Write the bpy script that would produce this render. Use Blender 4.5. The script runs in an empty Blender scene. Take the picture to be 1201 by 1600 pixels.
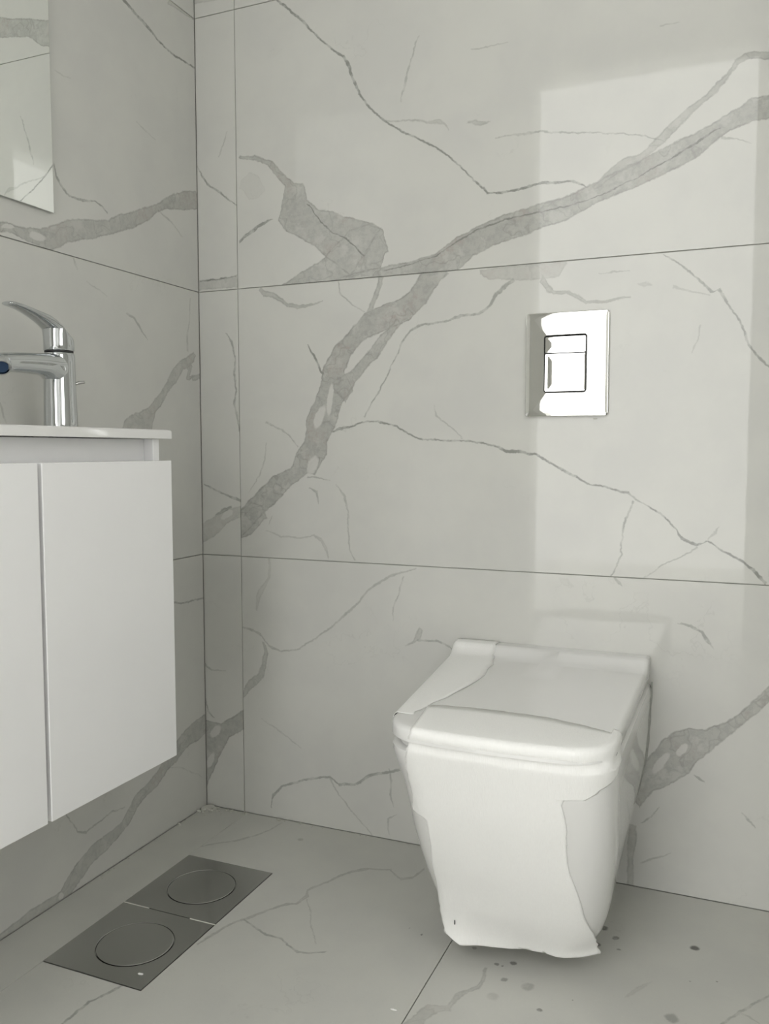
import bpy, bmesh, math, random
from mathutils import Matrix, Vector
random.seed(7)
C = bpy.context.scene.collection
PI = math.pi

# ------------------------------------------------------------------ camera
cam_data = bpy.data.cameras.new('camera')
cam = bpy.data.objects.new('camera', cam_data)
C.objects.link(cam)
bpy.context.scene.camera = cam
YAW, PITCH, ROLL = 0.400124, -0.072124, -0.000846
cam_data.sensor_fit = 'HORIZONTAL'
cam_data.sensor_width = 36.0
cam_data.lens = 1339.45 / 1201 * 36.0
cam_data.clip_start = 0.01
cyw, syw, cp, sp = math.cos(YAW), math.sin(YAW), math.cos(PITCH), math.sin(PITCH)
fwd = Vector((-syw*cp, cyw*cp, sp))
rt = Vector((cyw, syw, 0))
up = rt.cross(fwd)
r2 = math.cos(ROLL)*rt + math.sin(ROLL)*up
u2 = -math.sin(ROLL)*rt + math.cos(ROLL)*up
m = Matrix((r2, u2, -fwd)).transposed().to_4x4()
m.translation = Vector((1.16214, -1.66256, 0.84149))
cam.matrix_world = m

# ------------------------------------------------------------------ world: overcast daylight outside the door
world = bpy.data.worlds.new('world')
bpy.context.scene.world = world
world.use_nodes = True
wn = world.node_tree.nodes
wn['Background'].inputs['Color'].default_value = (0.97, 0.965, 0.945, 1)
wn['Background'].inputs['Strength'].default_value = 3.3

vs = bpy.context.scene.view_settings
vs.view_transform = 'Standard'; vs.look = 'None'; vs.gamma = 1.0; vs.exposure = 0.38
vs.use_curve_mapping = False

# ------------------------------------------------------------------ measured marble veins
# per tile: (start, axis, length, upper edge [(u,v)...], lower edge [(u,v)...], strength), metres in the tile plane
VEINS = {
 'B2': [
  ((0.1994,1.809),(0.8149,-0.5795),0.8215,[(-0.0,0.0017),(0.0365,-0.0007),(0.0914,-0.0066),(0.157,-0.0217),(0.2239,-0.0258),(0.2498,-0.036),(0.2738,-0.0522),(0.3055,-0.0731),(0.3437,-0.083),(0.3854,-0.0897),(0.4415,-0.0861),(0.5128,-0.08),(0.5551,-0.0809),(0.6027,-0.0905),(0.6612,-0.0996),(0.7013,-0.0713),(0.7479,-0.0289),(0.7942,-0.001),(0.8215,0.0009)],[(0.0,-0.0017),(0.0365,-0.0058),(0.0914,-0.0118),(0.157,-0.0255),(0.2239,-0.0309),(0.2498,-0.0433),(0.2738,-0.0599),(0.3055,-0.0782),(0.3437,-0.0863),(0.3854,-0.0936),(0.4415,-0.09),(0.5128,-0.0831),(0.5551,-0.0847),(0.6027,-0.0936),(0.6612,-0.1039),(0.7013,-0.077),(0.7479,-0.0356),(0.7942,-0.005),(0.8215,-0.0009)],0.8),
  ((0.4604,1.5109),(0.9677,-0.252),0.1438,[(-0.0,0.0015),(0.0543,0.0104),(0.0936,0.0126),(0.1167,0.0178),(0.1288,0.012),(0.1438,0.0011)],[(0.0,-0.0015),(0.0543,0.0066),(0.0936,0.0082),(0.1167,0.0081),(0.1288,0.0067),(0.1438,-0.0011)],0.5),
  ((0.6353,1.4843),(0.9929,-0.119),0.0484,[(-0.0,0.0012),(0.0172,0.0044),(0.0305,0.0023),(0.0484,0.0007)],[(0.0,-0.0012),(0.0172,-0.0052),(0.0305,-0.0062),(0.0484,-0.0007)],0.6),
  ((0.5355,1.6674),(-0.3061,-0.952),0.1301,[(0.0,0.0012),(0.0138,-0.0013),(0.0558,-0.0021),(0.0905,0.0003),(0.1301,0.0012)],[(-0.0,-0.0012),(0.0138,-0.0041),(0.0558,-0.005),(0.0905,-0.0054),(0.1301,-0.0012)],0.4),
  ((0.6926,1.4458),(0.9875,-0.1573),0.3219,[(0.0,0.001),(0.0462,0.0103),(0.0893,0.0155),(0.1565,0.0162),(0.2279,0.0147),(0.2861,0.0115),(0.3219,0.0006)],[(-0.0,-0.001),(0.0462,0.0059),(0.0893,0.0117),(0.1565,0.0134),(0.2279,0.0129),(0.2861,0.0093),(0.3219,-0.0006)],0.5),
  ((0.6422,1.6215),(0.9999,-0.0135),0.0729,[(-0.0,0.0007),(0.0259,0.0009),(0.0729,0.0006)],[(0.0,-0.0007),(0.0259,-0.0021),(0.0729,-0.0006)],0.35),
  ((0.9951,1.6004),(0.9987,-0.0518),0.0327,[(0.0,0.0007),(0.0164,0.0013),(0.0327,0.0006)],[(-0.0,-0.0007),(0.0164,-0.0013),(0.0327,-0.0006)],0.3),
  ((0.1146,1.4859),(0.7926,-0.6098),0.34,[(-0.0016,0.0022),(0.0339,0.0228),(0.0754,0.0345),(0.1098,0.0283),(0.1515,0.0251),(0.1711,0.0353),(0.1992,0.0135),(0.2302,0.0106),(0.2668,0.0253),(0.3051,0.0365),(0.3569,0.0533),(0.3822,0.0583)],[(0.0016,-0.0022),(0.0368,0.0136),(0.0713,0.0213),(0.1017,0.0127),(0.1374,0.0074),(0.1655,-0.059),(0.1956,-0.0673),(0.2345,-0.0589),(0.2697,-0.0541),(0.2979,-0.0583)],0.9),
  ((0.2115,1.1979),(0.9681,0.2504),0.2584,[(0.0002,0.0007),(0.049,0.0113),(0.1023,0.0185),(0.1429,0.0351),(0.1877,0.0581),(0.2326,0.0555),(0.2613,0.0339),(0.2621,0.0144)],[(-0.0002,-0.0007),(0.0494,-0.0174),(0.1087,-0.0347),(0.1679,-0.0464),(0.2193,-0.0529),(0.2312,-0.0474),(0.2409,-0.0329),(0.2547,-0.0144)],0.9),
  ((0.3406,1.1958),(0.9686,0.2486),0.9951,[(0.0014,0.0052),(0.0628,0.0037),(0.1203,-0.0064),(0.177,-0.0139),(0.2332,-0.0175),(0.2639,-0.007),(0.3072,0.0011),(0.3826,0.0074),(0.4402,0.0038),(0.5019,-0.0018),(0.5458,0.0015),(0.5898,0.0091),(0.6195,0.0097),(0.6493,0.0125),(0.6969,0.02),(0.7423,0.023),(0.776,0.0267),(0.7994,0.0346),(0.8322,0.0382),(0.8497,0.0458),(0.8839,0.0368),(0.9317,0.0241),(0.9993,0.0193)],[(-0.0014,-0.0052),(0.0568,-0.0192),(0.1141,-0.0304),(0.17,-0.0413),(0.2375,-0.0564),(0.2745,-0.0638),(0.3083,-0.0492),(0.3499,-0.0443),(0.4152,-0.0458),(0.4542,-0.0434),(0.4973,-0.0466),(0.5298,-0.0399),(0.5617,-0.0332),(0.621,-0.0336),(0.6626,-0.0291),(0.7088,-0.0255),(0.7436,-0.0191),(0.7797,-0.0042),(0.8031,0.0038),(0.8405,0.0057),(0.8754,-0.0008),(0.9243,-0.0089),(0.9908,-0.0193)],1),
  ((0.8895,1.3328),(0.8956,0.4448),0.4597,[(-0.0074,0.0048),(0.0297,0.0149),(0.0628,0.0176),(0.09,0.0088),(0.1185,0.0167),(0.1605,0.0283),(0.1994,0.0347),(0.2376,0.0409),(0.2708,0.0501),(0.2941,0.0635),(0.3164,0.0628),(0.35,0.0394),(0.3945,0.0181),(0.4623,0.0056)],[(0.0074,-0.0048),(0.0355,0.0001),(0.065,-0.0044),(0.0899,-0.0046),(0.137,0.0041),(0.1786,0.0157),(0.2195,0.0272),(0.244,0.0297),(0.2711,0.0433),(0.2947,0.0525),(0.3152,0.048),(0.3451,0.0287),(0.3884,0.0048),(0.4571,-0.0056)],0.8),
  ((1.1021,1.3881),(0.9623,-0.2722),0.0543,[(-0.0,0.0022),(0.0265,0.0037),(0.0543,0.0005)],[(0.0,-0.0022),(0.0265,0.0016),(0.0543,-0.0005)],0.4),
  ((0.1102,1.3026),(0.8965,0.443),0.0934,[(0.0,0.0024),(0.0225,0.0078),(0.0497,0.007),(0.0767,0.0055),(0.0934,0.0007)],[(-0.0,-0.0024),(0.0225,0.0002),(0.0497,-0.0005),(0.0767,-0.0004),(0.0934,-0.0007)],0.75),
  ((0.1154,1.4253),(0.9621,-0.2727),0.0641,[(-0.0025,0.0093),(0.0154,0.0314),(0.0373,0.0252),(0.0636,0.002)],[(0.0025,-0.0093),(0.031,-0.0268),(0.0497,-0.0209),(0.0647,-0.002)],0.17),
  ((0.4587,1.2103),(0.9563,0.2923),0.6722,[(0.0,0.0008),(0.1135,-0.011),(0.202,0.004),(0.2691,0.0024),(0.3429,-0.0131),(0.4031,-0.0239),(0.4635,-0.0271),(0.5242,-0.0228),(0.5963,-0.0117),(0.6435,-0.0022),(0.6722,0.0007)],[(-0.0,-0.0008),(0.1135,-0.0136),(0.202,0.0014),(0.2691,-0.0002),(0.3429,-0.0161),(0.4031,-0.0259),(0.4635,-0.0295),(0.5242,-0.0248),(0.5963,-0.0148),(0.6435,-0.007),(0.6722,-0.0007)],1.25),
  ((0.2807,1.3671),(0.7415,-0.6709),0.1815,[(0.0,0.0008),(0.0489,-0.0073),(0.0911,-0.0094),(0.1214,0.002),(0.1815,0.0013)],[(-0.0,-0.0008),(0.0489,-0.0101),(0.0911,-0.0115),(0.1214,-0.0007),(0.1815,-0.0013)],1.2),
 ],
 'S2': [
  ((-0.0001,1.4826),(0.7227,-0.6912),0.1451,[(0.0,0.0013),(0.0272,-0.0074),(0.0543,-0.0108),(0.0938,-0.004),(0.1451,0.0014)],[(-0.0,-0.0013),(0.0272,-0.0112),(0.0543,-0.016),(0.0938,-0.0083),(0.1451,-0.0014)],0.7),
  ((-0.0072,1.2134),(0.9994,0.0338),0.1111,[(0.0006,0.0115),(0.0336,0.0107),(0.0679,0.0126),(0.1119,0.0147)],[(-0.0006,-0.0115),(0.0325,-0.0092),(0.0667,-0.0114),(0.1104,-0.0147)],0.6),
  ((0.0034,1.2226),(0.9978,0.0661),0.0992,[(0.0,0.0012),(0.0484,0.002),(0.0992,0.0014)],[(-0.0,-0.0012),(0.0484,-0.0015),(0.0992,-0.0014)],1.1),
  ((0.0824,1.5452),(-0.4155,-0.9096),0.0586,[(-0.0,0.0008),(0.0286,0.0014),(0.0586,0.0009)],[(0.0,-0.0008),(0.0286,-0.002),(0.0586,-0.0009)],0.3),
 ],
 'B1': [
  ((0.5694,1.197),(-0.6663,-0.7457),0.701,[(-0.0179,0.0226),(0.0203,0.0204),(0.0568,0.0254),(0.1024,0.0194),(0.1316,0.0036),(0.1574,-0.0119),(0.1949,-0.0332),(0.2405,-0.0365),(0.2772,-0.024),(0.292,0.0172),(0.3288,0.0156),(0.3623,0.029),(0.3867,0.0363),(0.4134,0.0434),(0.4361,0.0594),(0.4778,0.0649),(0.501,0.0498),(0.547,0.0413),(0.6013,0.035),(0.7236,0.0218)],[(0.0179,-0.0226),(0.0591,-0.0194),(0.089,-0.0306),(0.1273,-0.0542),(0.1553,-0.0685),(0.1936,-0.0741),(0.2277,-0.0739),(0.2571,-0.0782),(0.3023,-0.069),(0.3328,-0.0523),(0.3717,-0.0388),(0.412,-0.0284),(0.4277,-0.0147),(0.4517,0.0001),(0.4864,0.0032),(0.5151,0.0134),(0.5399,0.0029),(0.5639,-0.0086),(0.6078,-0.0141),(0.6784,-0.0218)],1),
  ((0.1006,0.6727),(0.9085,0.4178),0.0689,[(0.0142,0.0297),(0.0497,0.0334),(0.0742,0.015)],[(-0.0142,-0.0297),(0.0178,-0.0335),(0.0636,-0.015)],0.9),
  ((0.4873,1.1009),(-0.7017,-0.7124),0.1947,[(-0.0089,0.0072),(0.0409,0.0101),(0.0809,0.0149),(0.1158,0.0121),(0.1491,0.0155),(0.1964,0.0281)],[(0.0089,-0.0072),(0.0488,-0.0126),(0.0891,-0.01),(0.129,-0.0103),(0.1608,-0.0171),(0.1931,-0.0281)],0.9),
  ((0.4529,1.203),(-0.3659,-0.9307),0.0879,[(-0.0,0.0059),(0.0154,0.0088),(0.0339,0.006),(0.068,0.0076),(0.0879,0.0059)],[(0.0,-0.0059),(0.0154,-0.0029),(0.0339,-0.0043),(0.068,-0.0042),(0.0879,-0.0059)],0.85),
  ((0.2782,1.0698),(0.5109,-0.8596),0.075,[(0.0,0.0012),(0.0285,0.0032),(0.0603,0.0025),(0.075,0.0022)],[(-0.0,-0.0012),(0.0285,-0.0012),(0.0603,-0.0028),(0.075,-0.0022)],0.8),
  ((0.3373,0.8817),(0.9513,-0.3082),0.9045,[(0.0,0.0019),(0.01,0.0128),(0.0353,0.0222),(0.0606,0.041),(0.0951,0.0543),(0.1408,0.0543),(0.1885,0.0461),(0.243,0.0588),(0.3085,0.077),(0.3493,0.081),(0.3839,0.0815),(0.4088,0.088),(0.4367,0.092),(0.4622,0.0872),(0.5047,0.0783),(0.5519,0.0713),(0.5887,0.0748),(0.6252,0.0773),(0.6531,0.0673),(0.6922,0.06),(0.7278,0.0436),(0.741,0.0307),(0.7728,0.0274),(0.7876,0.04),(0.8197,0.0314),(0.856,0.0252),(0.8815,0.0183),(0.9045,0.0033)],[(-0.0,-0.0019),(0.01,0.0049),(0.0353,0.0171),(0.0606,0.0367),(0.0951,0.0503),(0.1408,0.0508),(0.1885,0.0419),(0.243,0.0556),(0.3085,0.0736),(0.3493,0.0769),(0.3839,0.0749),(0.4088,0.0818),(0.4367,0.088),(0.4622,0.0834),(0.5047,0.0733),(0.5519,0.0681),(0.5887,0.0716),(0.6252,0.0737),(0.6531,0.0649),(0.6922,0.0566),(0.7278,0.0404),(0.741,0.0252),(0.7728,0.0216),(0.7876,0.0376),(0.8197,0.0276),(0.856,0.0215),(0.8815,0.0108),(0.9045,-0.0033)],0.8),
  ((0.9673,0.7455),(-0.2585,-0.966),0.149,[(0.0,0.0018),(0.048,-0.0027),(0.0831,-0.0017),(0.1035,0.0069),(0.149,0.0014)],[(-0.0,-0.0018),(0.048,-0.0062),(0.0831,-0.0041),(0.1035,0.004),(0.149,-0.0014)],0.6),
  ((1.0823,0.6634),(-0.8317,-0.5553),0.1167,[(-0.0,0.0014),(0.0381,-0.0011),(0.0769,-0.0034),(0.1167,0.0012)],[(0.0,-0.0014),(0.0381,-0.0034),(0.0769,-0.0057),(0.1167,-0.0012)],0.5),
  ((1.0984,0.6782),(0.5782,0.8159),0.0309,[(-0.0,0.0007),(0.017,0.0013),(0.0309,0.0004)],[(0.0,-0.0007),(0.017,-0.0032),(0.0309,-0.0004)],0.4),
  ((0.4114,0.9107),(0.7735,0.6338),0.4148,[(-0.0,0.0015),(0.0561,0.0187),(0.0979,0.0352),(0.1568,0.0618),(0.1916,0.0711),(0.2145,0.0669),(0.265,0.0302),(0.2928,0.0229),(0.3181,0.0011),(0.3475,-0.0052),(0.3711,0.0039),(0.3968,0.0053),(0.4148,0.0039)],[(0.0,-0.0015),(0.0561,0.0157),(0.0979,0.0321),(0.1568,0.0587),(0.1916,0.0672),(0.2145,0.0609),(0.265,0.0255),(0.2928,0.0158),(0.3181,-0.0058),(0.3475,-0.01),(0.3711,-0.0021),(0.3968,-0.0013),(0.4148,-0.0039)],0.6),
  ((0.6648,1.1938),(0.9998,0.0179),0.1702,[(0.0001,0.005),(0.0647,0.0035),(0.115,0.0032),(0.1702,0.0024)],[(-0.0001,-0.005),(0.0194,-0.0193),(0.0898,-0.0247),(0.1272,-0.0283),(0.1543,-0.0248),(0.1702,-0.0024)],0.5),
  ((0.7863,1.1695),(0.9668,-0.2557),0.1736,[(-0.0,0.0077),(0.0168,-0.0072),(0.0309,-0.0152),(0.0549,-0.0113),(0.0817,-0.0158),(0.0961,-0.024),(0.1359,-0.0126),(0.1736,0.001)],[(0.0,-0.0077),(0.0168,-0.0209),(0.0309,-0.0223),(0.0549,-0.0171),(0.0817,-0.0243),(0.0961,-0.0299),(0.1359,-0.0186),(0.1736,-0.001)],0.65),
  ((0.8952,1.1717),(1.0,-0.001),0.0592,[(-0.0,0.0006),(0.0293,0.0016),(0.0592,0.0006)],[(0.0,-0.0006),(0.0293,-0.0015),(0.0592,-0.0006)],0.4),
  ((0.9675,1.1474),(0.9856,-0.1693),0.0242,[(0.0,0.0007),(0.0116,0.0045),(0.0242,0.0007)],[(-0.0,-0.0007),(0.0116,-0.0046),(0.0242,-0.0007)],0.35),
  ((1.0272,1.1372),(0.9588,-0.2841),0.0686,[(-0.0,0.0033),(0.018,0.0003),(0.0686,0.0007)],[(0.0,-0.0033),(0.018,-0.0041),(0.0686,-0.0007)],0.3),
  ((1.0092,1.197),(0.6246,-0.781),0.5075,[(-0.0,0.0009),(0.0328,0.0113),(0.0679,0.0189),(0.1121,0.0229),(0.1149,0.0347),(0.1511,0.0295),(0.1815,0.0264),(0.2049,0.0201),(0.2277,0.0115),(0.2461,0.0104),(0.2836,0.0142),(0.3699,0.0062),(0.4217,0.0175),(0.5075,0.0012)],[(0.0,-0.0009),(0.0328,0.0082),(0.0679,0.0157),(0.1121,0.0175),(0.1149,0.0283),(0.1511,0.0264),(0.1815,0.0231),(0.2049,0.0149),(0.2277,0.0073),(0.2461,0.0066),(0.2836,0.0109),(0.3699,0.0031),(0.4217,0.0135),(0.5075,-0.0012)],0.6),
  ((0.1614,1.1996),(0.9691,-0.2465),0.1611,[(0.0,0.0058),(0.0126,-0.003),(0.0343,-0.0051),(0.0571,-0.0119),(0.0789,-0.02),(0.1032,-0.0196),(0.1253,-0.0129),(0.1611,0.0009)],[(-0.0,-0.0058),(0.0126,-0.0178),(0.0343,-0.0163),(0.0571,-0.0207),(0.0789,-0.0297),(0.1032,-0.0294),(0.1253,-0.0195),(0.1611,-0.0009)],0.75),
  ((0.3527,1.1975),(0.6749,-0.7379),0.0922,[(-0.0,0.0017),(0.024,-0.012),(0.0582,-0.0075),(0.0922,0.0014)],[(0.0,-0.0017),(0.024,-0.0159),(0.0582,-0.0102),(0.0922,-0.0014)],0.45),
  ((0.3458,0.7675),(0.2682,-0.9634),0.168,[(-0.0,0.0016),(0.0285,0.0138),(0.0647,0.015),(0.1038,0.0007),(0.1422,-0.0054),(0.168,0.0016)],[(0.0,-0.0016),(0.0285,0.0082),(0.0647,0.0119),(0.1038,-0.0024),(0.1422,-0.0085),(0.168,-0.0016)],0.4),
  ((0.1693,0.6599),(0.9472,-0.3208),0.1658,[(-0.0,0.0007),(0.042,0.0055),(0.0882,0.0206),(0.1166,0.0352),(0.1378,0.0335),(0.1538,0.0219),(0.1658,0.0027)],[(0.0,-0.0007),(0.042,0.0019),(0.0882,0.016),(0.1166,0.0323),(0.1378,0.0261),(0.1538,0.0109),(0.1658,-0.0027)],0.45),
  ((0.2838,0.7904),(0.4794,0.8776),0.0398,[(0.0,0.0092),(0.0186,0.0117),(0.0398,0.0045)],[(-0.0,-0.0092),(0.0186,-0.0096),(0.0398,-0.0045)],0.9),
  ((0.2758,0.7833),(0.9865,-0.1638),0.0554,[(-0.0,0.0017),(0.0316,0.0028),(0.0554,0.0008)],[(0.0,-0.0017),(0.0316,-0.0),(0.0554,-0.0008)],0.45),
  ((0.2804,0.7595),(0.5174,-0.8557),0.042,[(-0.0,0.0014),(0.0159,0.014),(0.042,0.0008)],[(0.0,-0.0014),(0.0159,0.0072),(0.042,-0.0008)],0.45),
  ((0.1724,0.9031),(0.834,-0.5517),0.0981,[(0.0,0.003),(0.0434,0.0096),(0.0657,0.0104),(0.0981,0.0016)],[(-0.0,-0.003),(0.0434,0.0061),(0.0657,0.0074),(0.0981,-0.0016)],0.4),
  ((0.1254,0.7454),(0.3856,0.9226),0.1247,[(-0.0,0.0008),(0.0448,-0.0112),(0.0905,-0.0088),(0.1247,0.0007)],[(0.0,-0.0008),(0.0448,-0.0141),(0.0905,-0.0118),(0.1247,-0.0007)],0.35),
  ((0.5692,0.9343),(0.6506,-0.7594),0.0931,[(0.0,0.0008),(0.0186,-0.0084),(0.0507,-0.002),(0.0931,0.0013)],[(-0.0,-0.0008),(0.0186,-0.0124),(0.0507,-0.0047),(0.0931,-0.0013)],0.35),
  ((0.1696,0.6859),(0.5853,-0.8108),0.0139,[(-0.0,0.0066),(0.0012,0.0213),(0.0139,0.0015)],[(0.0,-0.0066),(0.0012,0.0181),(0.0139,-0.0015)],0.5),
  ((0.8611,1.0693),(-0.3249,0.9457),0.0194,[(-0.0,0.0006),(0.016,0.0087),(0.0194,0.0011)],[(0.0,-0.0006),(0.016,0.0063),(0.0194,-0.0011)],0.1),
  ((1.0781,1.0654),(-0.2651,-0.9642),0.0491,[(0.0,0.0013),(0.0252,0.003),(0.0491,0.0006)],[(-0.0,-0.0013),(0.0252,0.0008),(0.0491,-0.0006)],0.3),
 ],
 'S1': [
  ((0.0701,1.1055),(0.1495,-0.9888),0.2255,[(0.0,0.0009),(0.0216,0.0166),(0.0611,0.0172),(0.096,0.011),(0.1321,0.0091),(0.1595,0.0004),(0.1964,0.0014),(0.2255,0.001)],[(-0.0,-0.0009),(0.0216,0.0105),(0.0611,0.0138),(0.096,0.0049),(0.1321,0.005),(0.1595,-0.0058),(0.1964,-0.002),(0.2255,-0.001)],0.6),
  ((0.0051,0.7625),(0.9372,-0.3487),0.1082,[(-0.0,0.0015),(0.0503,0.0015),(0.1082,0.003)],[(0.0,-0.0015),(0.0503,-0.0033),(0.1082,-0.003)],0.6),
  ((-0.0007,0.6492),(0.8945,0.4471),0.1251,[(0.0104,0.0199),(0.0491,0.0216),(0.0881,0.0214),(0.1308,0.011)],[(-0.0104,-0.0199),(0.0271,-0.0204),(0.0725,-0.0087),(0.1194,-0.011)],0.55),
  ((0.0336,0.692),(0.9071,0.421),0.0519,[(0.0,0.0008),(0.0291,0.0048),(0.0519,0.0022)],[(-0.0,-0.0008),(0.0291,-0.0042),(0.0519,-0.0022)],0.9),
 ],
 'B0': [
  ((0.5307,0.5951),(-0.9372,-0.3488),0.4555,[(0.0,0.0008),(0.0298,-0.0001),(0.061,0.0008),(0.1122,0.0102),(0.1519,0.0304),(0.1912,0.0484),(0.23,0.063),(0.2869,0.0792),(0.3336,0.0891),(0.3748,0.0822),(0.4027,0.0646),(0.4126,0.0351),(0.4296,0.0169),(0.4555,0.0017)],[(-0.0,-0.0008),(0.0298,-0.0044),(0.061,-0.0047),(0.1122,0.0061),(0.1519,0.0258),(0.1912,0.0429),(0.23,0.0588),(0.2869,0.0757),(0.3336,0.0849),(0.3748,0.0784),(0.4027,0.0566),(0.4126,0.0258),(0.4296,0.01),(0.4555,-0.0017)],0.6),
  ((0.502,0.5773),(-0.2195,-0.9756),0.0995,[(0.0,0.0014),(0.0431,-0.0005),(0.0735,-0.0071),(0.0995,0.0008)],[(-0.0,-0.0014),(0.0431,-0.0039),(0.0735,-0.0106),(0.0995,-0.0008)],0.4),
  ((0.1595,0.4069),(-0.394,-0.9191),0.1474,[(0.0,0.0034),(0.0192,0.0235),(0.0498,0.0289),(0.0744,0.0321),(0.0996,0.0223),(0.1238,0.0131),(0.1474,0.0032)],[(-0.0,-0.0034),(0.0192,0.0106),(0.0498,0.0159),(0.0744,0.0149),(0.0996,0.0014),(0.1238,-0.0027),(0.1474,-0.0032)],0.7),
  ((0.1753,0.6052),(-0.2391,-0.971),0.1328,[(0.0,0.0028),(0.0226,0.0138),(0.0518,0.017),(0.0825,0.0053),(0.1036,-0.0001),(0.1328,0.001)],[(-0.0,-0.0028),(0.0226,0.0069),(0.0518,0.0106),(0.0825,-0.0079),(0.1036,-0.01),(0.1328,-0.001)],0.35),
  ((0.1521,0.2279),(0.8866,-0.4625),0.1156,[(-0.0,0.001),(0.0593,0.0041),(0.1156,0.0008)],[(0.0,-0.001),(0.0593,-0.0008),(0.1156,-0.0008)],0.3),
  ((0.1766,0.0224),(0.9196,0.3927),0.3461,[(0.0,0.0016),(0.0137,0.0264),(0.0471,0.0429),(0.1006,0.0409),(0.1517,0.0372),(0.1767,0.0309),(0.1914,0.0103),(0.2302,0.0008),(0.2757,0.0101),(0.3461,0.0027)],[(-0.0,-0.0016),(0.0137,0.0191),(0.0471,0.0377),(0.1006,0.0366),(0.1517,0.032),(0.1767,0.0253),(0.1914,0.0027),(0.2302,-0.0047),(0.2757,0.0036),(0.3461,-0.0027)],0.6),
  ((0.3249,0.1201),(0.6633,-0.7484),0.1588,[(-0.0,0.0026),(0.0345,-0.0059),(0.0808,-0.0053),(0.1588,0.0013)],[(0.0,-0.0026),(0.0345,-0.0092),(0.0808,-0.0086),(0.1588,-0.0013)],0.35),
  ((0.505,0.4288),(0.6954,0.7186),0.0538,[(0.0,0.0008),(0.0254,-0.0044),(0.0388,0.0004),(0.0538,0.0038)],[(-0.0,-0.0008),(0.0254,-0.0108),(0.0388,-0.0137),(0.0538,-0.0038)],0.6),
  ((0.5339,0.4436),(0.9834,-0.1814),0.0804,[(-0.0,0.0022),(0.0391,0.0102),(0.0636,0.009),(0.0804,0.0008)],[(0.0,-0.0022),(0.0391,0.0058),(0.0636,0.0039),(0.0804,-0.0008)],0.5),
  ((0.4697,0.1588),(0.1374,-0.9905),0.0867,[(0.0,0.0012),(0.0251,0.0037),(0.063,-0.0036),(0.0867,0.0006)],[(-0.0,-0.0012),(0.0251,-0.0017),(0.063,-0.0079),(0.0867,-0.0006)],0.4),
  ((0.4876,0.0598),(-0.3372,-0.9414),0.0532,[(0.0,0.0006),(0.0211,-0.0124),(0.0532,0.0008)],[(-0.0,-0.0006),(0.0211,-0.0169),(0.0532,-0.0008)],0.35),
  ((0.9898,0.1962),(0.6909,0.723),0.5125,[(0.0276,0.0274),(0.0592,0.034),(0.0968,0.0387),(0.1278,0.0373),(0.1507,0.0281),(0.17,0.0078),(0.2043,-0.0046),(0.238,-0.0092),(0.2794,-0.0054),(0.3267,-0.0025),(0.4078,0.0066),(0.53,0.0179)],[(-0.0276,-0.0274),(0.0153,-0.0179),(0.0456,-0.0286),(0.0761,-0.0305),(0.0913,-0.0346),(0.1132,-0.0286),(0.1661,-0.0275),(0.2128,-0.0269),(0.2504,-0.0271),(0.3038,-0.0257),(0.3797,-0.022),(0.495,-0.0179)],0.95),
  ((1.0499,0.5196),(0.8351,-0.55),0.0772,[(0.0,0.0011),(0.0198,0.0139),(0.0422,0.0136),(0.0582,0.0096),(0.0772,0.0006)],[(-0.0,-0.0011),(0.0198,0.0078),(0.0422,0.0098),(0.0582,0.0027),(0.0772,-0.0006)],0.6),
  ((1.0858,0.2358),(0.8549,-0.5188),0.0226,[(-0.0,0.0006),(0.0109,0.0028),(0.0226,0.0006)],[(0.0,-0.0006),(0.0109,-0.0035),(0.0226,-0.0006)],0.5),
  ((1.1691,0.1773),(0.6668,-0.7453),0.035,[(0.0,0.0007),(0.015,0.0039),(0.035,0.0006)],[(-0.0,-0.0007),(0.015,-0.0009),(0.035,-0.0006)],0.5),
  ((0.9947,0.1278),(0.6579,0.7531),0.047,[(0.0,0.0011),(0.0222,-0.0),(0.047,0.0007)],[(-0.0,-0.0011),(0.0222,-0.0041),(0.047,-0.0007)],0.45),
  ((0.9783,0.1198),(-0.0082,-1.0),0.1304,[(0.0,0.0071),(0.0387,0.0058),(0.0709,0.0013),(0.1026,0.0041),(0.1304,0.0073)],[(-0.0,-0.0071),(0.0387,-0.0108),(0.0709,-0.0094),(0.1026,-0.008),(0.1304,-0.0073)],0.7),  # dark upright smudge below the bowl's right side, drawn like a vein
  ((0.9927,0.0488),(0.8749,0.4842),0.0635,[(0.0,0.0012),(0.0325,0.0009),(0.0635,0.0006)],[(-0.0,-0.0012),(0.0325,-0.0038),(0.0635,-0.0006)],0.35),
  ((0.9323,0.603),(0.6206,-0.7842),0.0254,[(-0.0,0.0018),(0.0162,0.0027),(0.0254,0.0006)],[(0.0,-0.0018),(0.0162,-0.0035),(0.0254,-0.0006)],0.4),
  ((0.8276,0.5907),(0.921,-0.3897),0.0339,[(-0.0,0.0013),(0.016,0.0098),(0.0339,0.0013)],[(0.0,-0.0013),(0.016,-0.0081),(0.0339,-0.0013)],0.12),
  ((1.0103,0.6146),(0.9985,0.0546),0.0114,[(-0.0,0.0004),(0.0114,0.0007)],[(0.0,-0.0004),(0.0114,-0.0007)],0.1),
 ],
 'S0': [
  ((-0.0037,0.117),(0.7264,0.6872),0.1483,[(0.0633,0.0644),(0.0765,0.0472),(0.0921,0.0301),(0.1271,0.0231),(0.1652,0.0173)],[(-0.0633,-0.0644),(-0.0249,-0.046),(0.0248,-0.0285),(0.0894,-0.0055),(0.1314,-0.0173)],0.95),
  ((-0.003,0.3423),(0.9797,-0.2005),0.0613,[(-0.0,0.0037),(0.0254,-0.0077),(0.0613,0.0008)],[(0.0,-0.0037),(0.0254,-0.0115),(0.0613,-0.0008)],0.4),
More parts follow.
